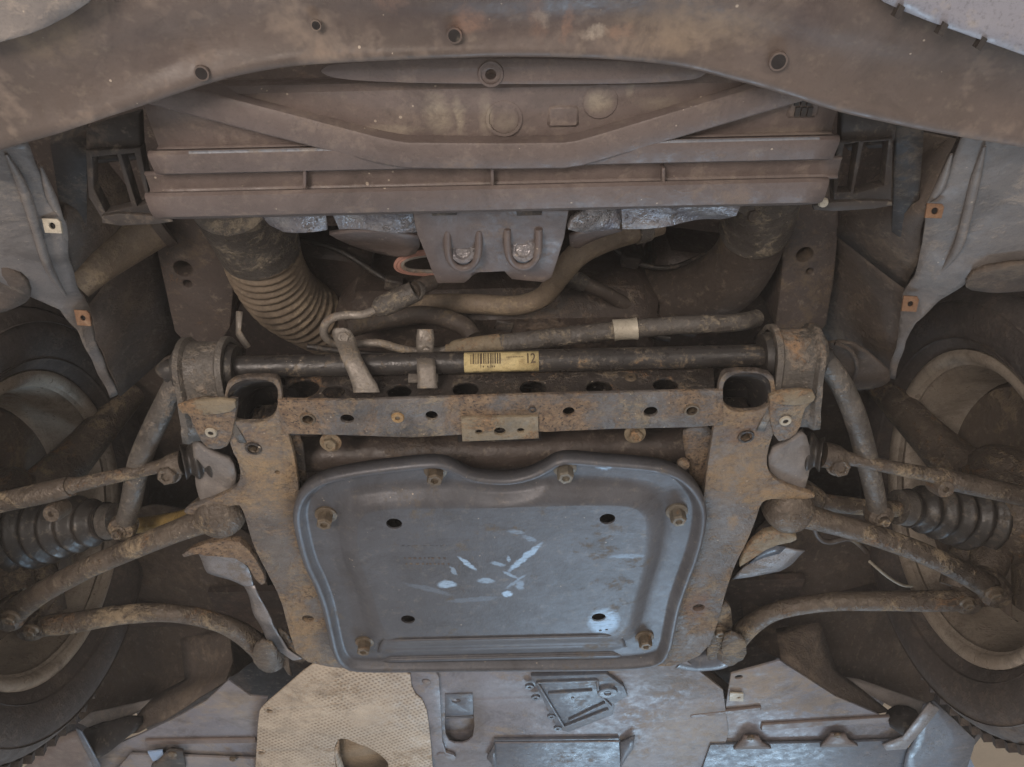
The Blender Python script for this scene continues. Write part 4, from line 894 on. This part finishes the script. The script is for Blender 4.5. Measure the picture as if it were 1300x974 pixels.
#=================================================================== WHEEL ARCH LINERS
def liner(label, face, inner, rear, clips, arch):
    t = thing('wheel_arch_liner', label, 'arch liner', PZ(*face[0]), 'wheel arch liners')
    sheet('front_panel', face, 'liner', t, .004, 3, 0, wob=.0025)
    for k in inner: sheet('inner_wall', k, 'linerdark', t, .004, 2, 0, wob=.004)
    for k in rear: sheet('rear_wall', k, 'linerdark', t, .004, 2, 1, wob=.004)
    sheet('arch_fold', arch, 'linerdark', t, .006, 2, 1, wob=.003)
    for (px, py, z, w_, h, m_, an) in clips:
        f_ = frame(PZ(px, py, z-.006), (.1, .35, 1)); a, b = hit(f_, px, py)
        w_ *= .82; h *= .82; L = [(a-w_, b-h), (a+w_*.7, b-h*.9), (a+w_, b-h*.5), (a+w_*.9, b+h), (a-w_, b+h*.9)]
        link('clip', plate_mesh(f_, [L, [(a+.0032*math.cos(q), b+.0032*math.sin(q)) for q in [k*math.pi/6 for k in range(12)]]], .003, .0006), m_, t)
        link('clip_nut', plate_mesh((f_[0]+f_[3]*.004, f_[1], f_[2], f_[3]), [[(a+.006*math.cos(q), b+.006*math.sin(q)) for q in [k*math.pi/6 for k in range(12)]]], .002, .0003), 'hole', t)
    return t
liner('grey dusty wheel arch liner ahead of the left tyre', [(-80, 150, .63), (0, 186, .64), (34, 178, .65), (50, 215, .67), (66, 258, .69), (84, 282, .70), (88, 330, .73), (100, 368, .76), (112, 388, .78), (120, 430, .80), (136, 470, .82), (150, 500, .84), (140, 504, .84), (118, 462, .81), (98, 420, .78), (76, 392, .76), (40, 376, .74), (0, 356, .72), (-80, 370, .72)],
      [[(84, 190, .80), (120, 180, .80), (190, 288, .86), (112, 384, .80), (88, 330, .76), (82, 282, .73)], [(112, 380, .80), (190, 282, .86), (206, 300, .90), (228, 432, .95), (205, 455, .93), (152, 502, .86), (122, 432, .82)]],
      [[(130, 650, .90), (215, 640, .90), (310, 660, .88), (345, 740, .84), (336, 830, .80), (290, 862, .78), (236, 868, .78), (150, 905, .76), (105, 925, .75), (90, 860, .9)], [(-60, 300, 1.05), (150, 480, 1.05), (240, 440, 1.1), (270, 600, 1.1), (250, 680, 1.1), (120, 720, 1.05), (-60, 600, 1.08)]],
      [(66, 287, .69, .011, .009, 'clippale', 0), (105, 404, .765, .011, .012, 'clip', 0)],
      [(-80, 335, .715), (0, 336, .712), (34, 352, .72), (42, 372, .735), (30, 386, .74), (0, 396, .745), (-80, 400, .75)])
liner('grey stained wheel arch liner ahead of the right tyre', [(1380, 150, .63), (1300, 183, .64), (1222, 170, .65), (1210, 200, .67), (1192, 240, .69), (1174, 262, .70), (1172, 310, .73), (1160, 350, .76), (1146, 372, .78), (1142, 420, .80), (1134, 450, .82), (1128, 478, .84), (1136, 480, .84), (1150, 432, .80), (1164, 408, .78), (1196, 380, .76), (1222, 362, .74), (1245, 340, .72), (1380, 330, .72)],
      [[(1172, 168, .80), (1214, 176, .80), (1174, 262, .73), (1168, 320, .76), (1150, 366, .80), (1064, 300, .86), (1068, 262, .84)], [(1150, 362, .80), (1064, 296, .86), (1052, 320, .90), (1034, 426, .95), (1064, 450, .93), (1128, 480, .86), (1142, 420, .82)]],
      [[(1160, 640, .90), (1080, 630, .90), (970, 650, .88), (936, 730, .84), (950, 816, .80), (1000, 840, .78), (1056, 856, .78), (1120, 890, .76), (1175, 912, .75), (1200, 840, .9)], [(1380, 300, 1.05), (1130, 470, 1.05), (1040, 430, 1.1), (1010, 590, 1.1), (1030, 670, 1.1), (1170, 710, 1.05), (1380, 600, 1.08)]],
      [(1187, 268, .69, .010, .009, 'clip', 0), (1156, 386, .765, .011, .012, 'clip', 0)],
      [(1380, 330, .71), (1300, 330, .712), (1240, 342, .715), (1222, 360, .735), (1236, 368, .74), (1300, 368, .745), (1380, 370, .75)])
ln_ = [o for o in COL.objects if o.name.startswith('wheel_arch_liner')]
for o_, ribs_ in ((ln_[0], ([(8, 196, .642), (30, 240, .662), (46, 290, .69), (62, 340, .72), (84, 376, .75)], [(52, 212, .662), (66, 252, .682), (80, 280, .694)])), (ln_[1], ([(1250, 186, .642), (1238, 230, .668), (1226, 280, .692), (1214, 318, .715), (1190, 350, .742)], [(1208, 196, .66), (1194, 236, .682), (1178, 258, .694)]))):
    for r_ in ribs_: tube('moulded_rib', [tuple(PZ(a, b, z+.003))+(.0012 if k_ in (0, len(r_)-1) else .0045,) for k_, (a, b, z) in enumerate(r_)], 'liner', o_, seg=10)
# cooling duct stub behind left bracket
cdk = thing('brake_cooling_duct', 'dusty brown duct slanting behind the left bumper bracket', 'duct', PZ(140, 320, .82))
tube('duct', pxz([(92, 360, .775, .022), (122, 332, .80, .026), (160, 306, .83, .028), (205, 282, .85, .026)]), 'hose', cdk, seg=20)
tube('duct_collar', pxz([(196, 288, .84, .030), (206, 282, .845, .030)]), 'hosedark', cdk, seg=20)
vl = thing('strut_tower_shield', 'dim grey bent shield beside the right bar clamp', 'shield', PZ(1085, 460, .80))
sheet('shield', [(1040, 436, .82), (1076, 430, .80), (1112, 455, .80), (1136, 478, .82), (1112, 494, .84), (1084, 497, .84), (1066, 470, .82)], 'linerdark', vl, .004, 2, 1, wob=.004)
tube('shield_bead', pxz([(1060, 436, .80, .003), (1080, 446, .795, .003), (1088, 466, .80, .003), (1082, 486, .82, .003)]), 'linerdark', vl, seg=8)

#=================================================================== UNDERTRAYS
ZT = .672
tr = thing('centre_undertray', 'grey plastic centre undertray behind the stiffening plate', 'undertray', PZ(700, 920, ZT))
fr = HZ(ZT)
plate('tray_panel', fr, [(515, 838), (870, 838), (905, 866), (918, 876), (925, 930), (905, 1010), (520, 1010)], [circ(fr, 583, 888, .0055), [hit(fr, *q) for q in chaikin([(566, 892), (600, 890), (603, 932), (592, 944), (572, 944), (564, 930)], 1)]], .004, 'tray', tr, .001, 0)
plate('side_step', HZ(ZT-.007), [(521, 846), (556, 846), (560, 900), (562, 955), (580, 960), (576, 968), (548, 968), (544, 930), (530, 890), (521, 878)], [circ(HZ(ZT-.007), 541, 867, .004), circ(HZ(ZT-.007), 561, 958, .0045)], .006, 'tray', tr, .0015, 1)
plate('recess_floor', HZ(ZT+.016), [(560, 880), (610, 880), (612, 950), (560, 950)], [], .003, 'tray', tr, .0005, 0)
plate('latch_tab', HZ(ZT-.002), [(565, 882), (600, 881), (601, 908), (566, 909)], [circ(HZ(ZT-.002), 579, 890, .008, .006)], .004, 'flap', tr, .001, 0)
bar3('latch_lip', PZ(565, 911, ZT-.003), PZ(601, 910, ZT-.003), .004, .004, 'flap', tr)
lathe('tray_stud', PZ(541, 866, ZT-.008), (0, 0, -1), [(.0003, .002), (.004, .002), (.007, 0)], 'tray', tr, 16); bolt(tr, PZ(560, 957, ZT-.006), 'tray', .006, .003)
# service flap
fl = plate('service_flap', HZ(ZT-.008), [(674, 859), (770, 856), (792, 872), (797, 884), (780, 894), (778, 908), (722, 930), (708, 926)], [], .007, 'flap', tr, .0015, 0)
fl['label'] = 'blue-grey four sided service flap with round lock and side hooks'
fz = ZT-.008
for a, b in (((682, 866), (758, 863)), ((682, 866), (716, 922)), ((716, 922), (772, 900)), ((758, 863), (760, 880)), ((764, 884), (776, 896)), ((696, 880), (752, 876)), ((722, 914), (768, 892))):
    bar3('flap_rib', PZ(*a, fz-.001), PZ(*b, fz-.001), .004, .005, 'flap', fl, bev=.0012)
lathe('flap_lock', PZ(771, 877, fz), (0, 0, -1), [(.0003, .003), (.005, .003), (.006, .005), (.012, .006), (.016, .005), (.017, 0)], 'flap', fl, 28)
bar3('lock_slot', PZ(766, 877, fz-.0045), PZ(777, 876, fz-.0045), .006, .002, 'hole', fl, bev=.0003)
lathe('flap_pip', PZ(727, 886, fz), (0, 0, -1), [(.0003, .002), (.002, .002), (.003, 0)], 'flap', fl, 12)
for px, py in ((672, 870), (680, 884), (700, 908), (708, 923)):
    lathe('flap_hook', PZ(px, py, fz+.002), (0, 0, -1), [(.003, 0), (.003, .004), (.007, .004), (.0075, 0)], 'flap', fl, 14)
# second hatch at the frame's foot
ht = plate('rear_hatch', HZ(ZT-.006), [(627, 940), (786, 938), (790, 1010), (625, 1010)], [], .006, 'flap', tr, .0015, 0)
bar3('hatch_edge', PZ(628, 943, ZT-.007), PZ(786, 941, ZT-.007), .003, .003, 'tray', ht); sheet('hatch_hinge', [(788, 942, ZT-.006), (806, 934, ZT-.010), (804, 950, ZT-.012), (796, 960, ZT-.008), (788, 975, ZT-.006)], 'flap', ht, .004, 1, 0)
sheet('hatch_hinge', [(618, 962, ZT-.006), (628, 945, ZT-.008), (630, 975, ZT-.006)], 'flap', ht, .004, 1, 0)
# tan perforated heat shield
ts = thing('perforated_heat_shield', 'tan perforated heat shield with a torn opening beside undertray', 'heat shield', PZ(440, 900, ZT))
fs_ = HZ(ZT-.010)
cut = [hit(fs_, *q) for q in chaikin([(423, 955), (428, 940), (437, 937), (452, 944), (470, 950), (488, 962), (496, 976), (470, 984), (430, 990)], 2)]
plate('shield_panel', fs_, [(328, 905), (334, 896), (362, 872), (392, 846), (410, 838), (436, 846), (520, 849), (523, 878), (540, 892), (546, 930), (552, 1010), (322, 1010), (325, 960)], [circ(fs_, 342, 902, .0055), circ(fs_, 332, 955, .0055), cut], .003, 'tan', ts, .001, 1)
sheet('inner_weave', [(420, 930, ZT+.004), (510, 930, ZT+.004), (510, 1000, ZT+.03), (420, 1000, ZT+.03)], 'tanbare', ts, .002, 1, 0)
sheet('torn_lip', [(430, 938, ZT-.010), (424, 955, ZT-.010), (430, 985, ZT-.012), (440, 985, ZT+.004), (432, 960, ZT+.004)], 'tan', ts, .002, 0, 0)
for px, py in ((342, 902), (332, 955)):
    ring('eyelet', PZ(px, py, ZT-.010), .0085, .002, 'tan', ts, h=.0015); bolt(ts, PZ(px, py, ZT-.004), 'bolt', .005, .005)
# right undertray
ru = thing('right_undertray', 'stained grey undertray panel behind the right control arm', 'undertray', PZ(1000, 920, ZT))
fr = HZ(ZT+.004)
plate('tray_panel', fr, [(916, 930), (928, 856), (990, 839), (1010, 852), (1060, 884), (1112, 906), (1150, 930), (1150, 1010), (840, 1010), (872, 980)], [circ(fr, 938, 860, .0065)], .004, 'tray', ru, .001, 0)
for a, b, c in (((966, 922), (1128, 912), 12), ((876, 908), (966, 898), 7)):
    bar3('pressed_step', PZ(*a, ZT+.002), PZ(*b, ZT+.002), .022 if c > 8 else .012, .006, 'guide', ru, bev=.002)
plate('lower_panel', HZ(ZT-.004), [(902, 946), (1090, 942), (1150, 940), (1170, 1010), (880, 1010)], [], .005, 'flap', ru, .0012, 0)
for px, py in ((953, 938), (1063, 935)):
    sheet('clip_cover', [(px-22, py+12, ZT-.006), (px-12, py+2, ZT-.010), (px-8, py-4, ZT-.008), (px+10, py-4, ZT-.008), (px+14, py+4, ZT-.010), (px+26, py+11, ZT-.006)], 'guide', ru, .005, 1, 0)
    bolt(ru, PZ(px, py-2, ZT-.010), 'bolt', .005, .004)
plate('spring_clip', HZ(ZT-.002), [(927, 880), (944, 881), (944, 891), (926, 890)], [circ(HZ(ZT-.002), 938, 886, .003, n=10)], .003, 'clippale', ru, .0005, 0)
sheet('lock_block', [(1126, 905, .69), (1150, 900, .69), (1172, 910, .685), (1166, 926, .68), (1146, 932, .67), (1130, 922, .67)], 'hole', ru, .02, 1, 1)
sheet('air_deflector', [(1172, 896, .668), (1186, 890, .668), (1238, 940, .66), (1215, 1010, .66), (1140, 1010, .66), (1150, 960, .664), (1166, 926, .666)], 'flap', ru, .004, 2, 0, wob=.002)
sheet('deflector_edge', [(1120, 945, .664), (1146, 935, .662), (1180, 892, .660), (1192, 900, .660), (1172, 925, .660), (1150, 950, .660), (1125, 952, .662)], 'foil', ru, .003, 1, 0)
sheet('sill_corner', [(1060, 858, .73), (1090, 862, .73), (1175, 892, .71), (1168, 912, .70), (1140, 902, .70)], 'liner', ru, .004, 1, 0)
sheet('side_flange', [(985, 800, .76), (1040, 790, .76), (1060, 850, .73), (1130, 905, .70), (1108, 906, .68), (1060, 884, .68), (992, 842, .68)], 'linerdark', ru, .004, 2, 0, wob=.002)
# left undertray
lu = thing('left_undertray', 'stained grey undertray panel behind the left control arm', 'undertray', PZ(250, 920, ZT))
fr = HZ(ZT+.004)
plate('tray_panel', fr, [(290, 864), (318, 884), (340, 886), (332, 910), (338, 1010), (60, 1010), (110, 960), (176, 934), (230, 908), (262, 890)], [], .004, 'tray', lu, .001, 0)
bar3('pressed_step', PZ(186, 941, ZT+.002), PZ(326, 939, ZT+.002), .016, .006, 'guide', lu, bev=.002)
plate('lower_panel', HZ(ZT-.004), [(165, 958), (325, 964), (330, 1010), (120, 1010)], [], .005, 'tray', lu, .0012, 0)
sheet('clip_cover', [(192, 972, ZT-.008), (208, 958, ZT-.010), (214, 950, ZT-.009), (232, 952, ZT-.009), (236, 974, ZT-.008)], 'black', lu, .005, 1, 0)
bolt(lu, PZ(219, 957, ZT-.012), 'bolt', .006, .004); bolt(lu, PZ(296, 963, ZT-.006), 'bolt', .005, .004)
plate('blue_patch', HZ(ZT-.009), [(187, 955), (206, 953), (209, 963), (194, 967)], [], .003, 'blue', lu, .0006, 0)  # small light blue patch on the tray
sheet('lock_block', [(108, 926, .70), (130, 918, .70), (176, 906, .70), (176, 924, .68), (150, 946, .67), (122, 960, .665), (112, 948, .67)], 'hole', lu, .02, 1, 1)
sheet('air_deflector', [(78, 934, .668), (98, 926, .668), (122, 966, .66), (130, 1010, .66), (10, 1010, .66), (30, 975, .664)], 'guide', lu, .004, 2, 0, wob=.002)
sheet('deflector_edge', [(96, 924, .663), (104, 928, .663), (128, 972, .655), (122, 978, .655), (108, 950, .66)], 'flap', lu, .003, 1, 0)
sheet('sill_corner', [(100, 918, .73), (116, 904, .73), (192, 888, .72), (180, 900, .71), (140, 928, .70), (118, 926, .70)], 'liner', lu, .004, 1, 0)
sheet('side_flange', [(190, 892, .72), (205, 880, .74), (236, 862, .76), (230, 810, .80), (290, 800, .78), (296, 840, .73), (286, 866, .69), (220, 908, .685), (176, 930, .685), (150, 935, .69)], 'linerdark', lu, .004, 2, 0, wob=.002)


#=================================================================== HAZE volume added to stand for the lens veil
hz = bpy.data.materials.new('veil_haze'); hz.use_nodes = True; nt = hz.node_tree; nt.nodes.remove(nt.nodes['Principled BSDF'])
pv = nt.nodes.new('ShaderNodeVolumePrincipled'); pv.inputs['Color'].default_value = (.92, .86, .80, 1); pv.inputs['Density'].default_value = .016
nt.links.new(pv.outputs[0], nt.nodes['Material Output'].inputs['Volume'])
link('veil_haze', mesh(*box_data((0, 3.0, .65), (4.8, 0, 0), (0, 4.9, 0), (0, 0, 2.25))), hz, kind='stuff')
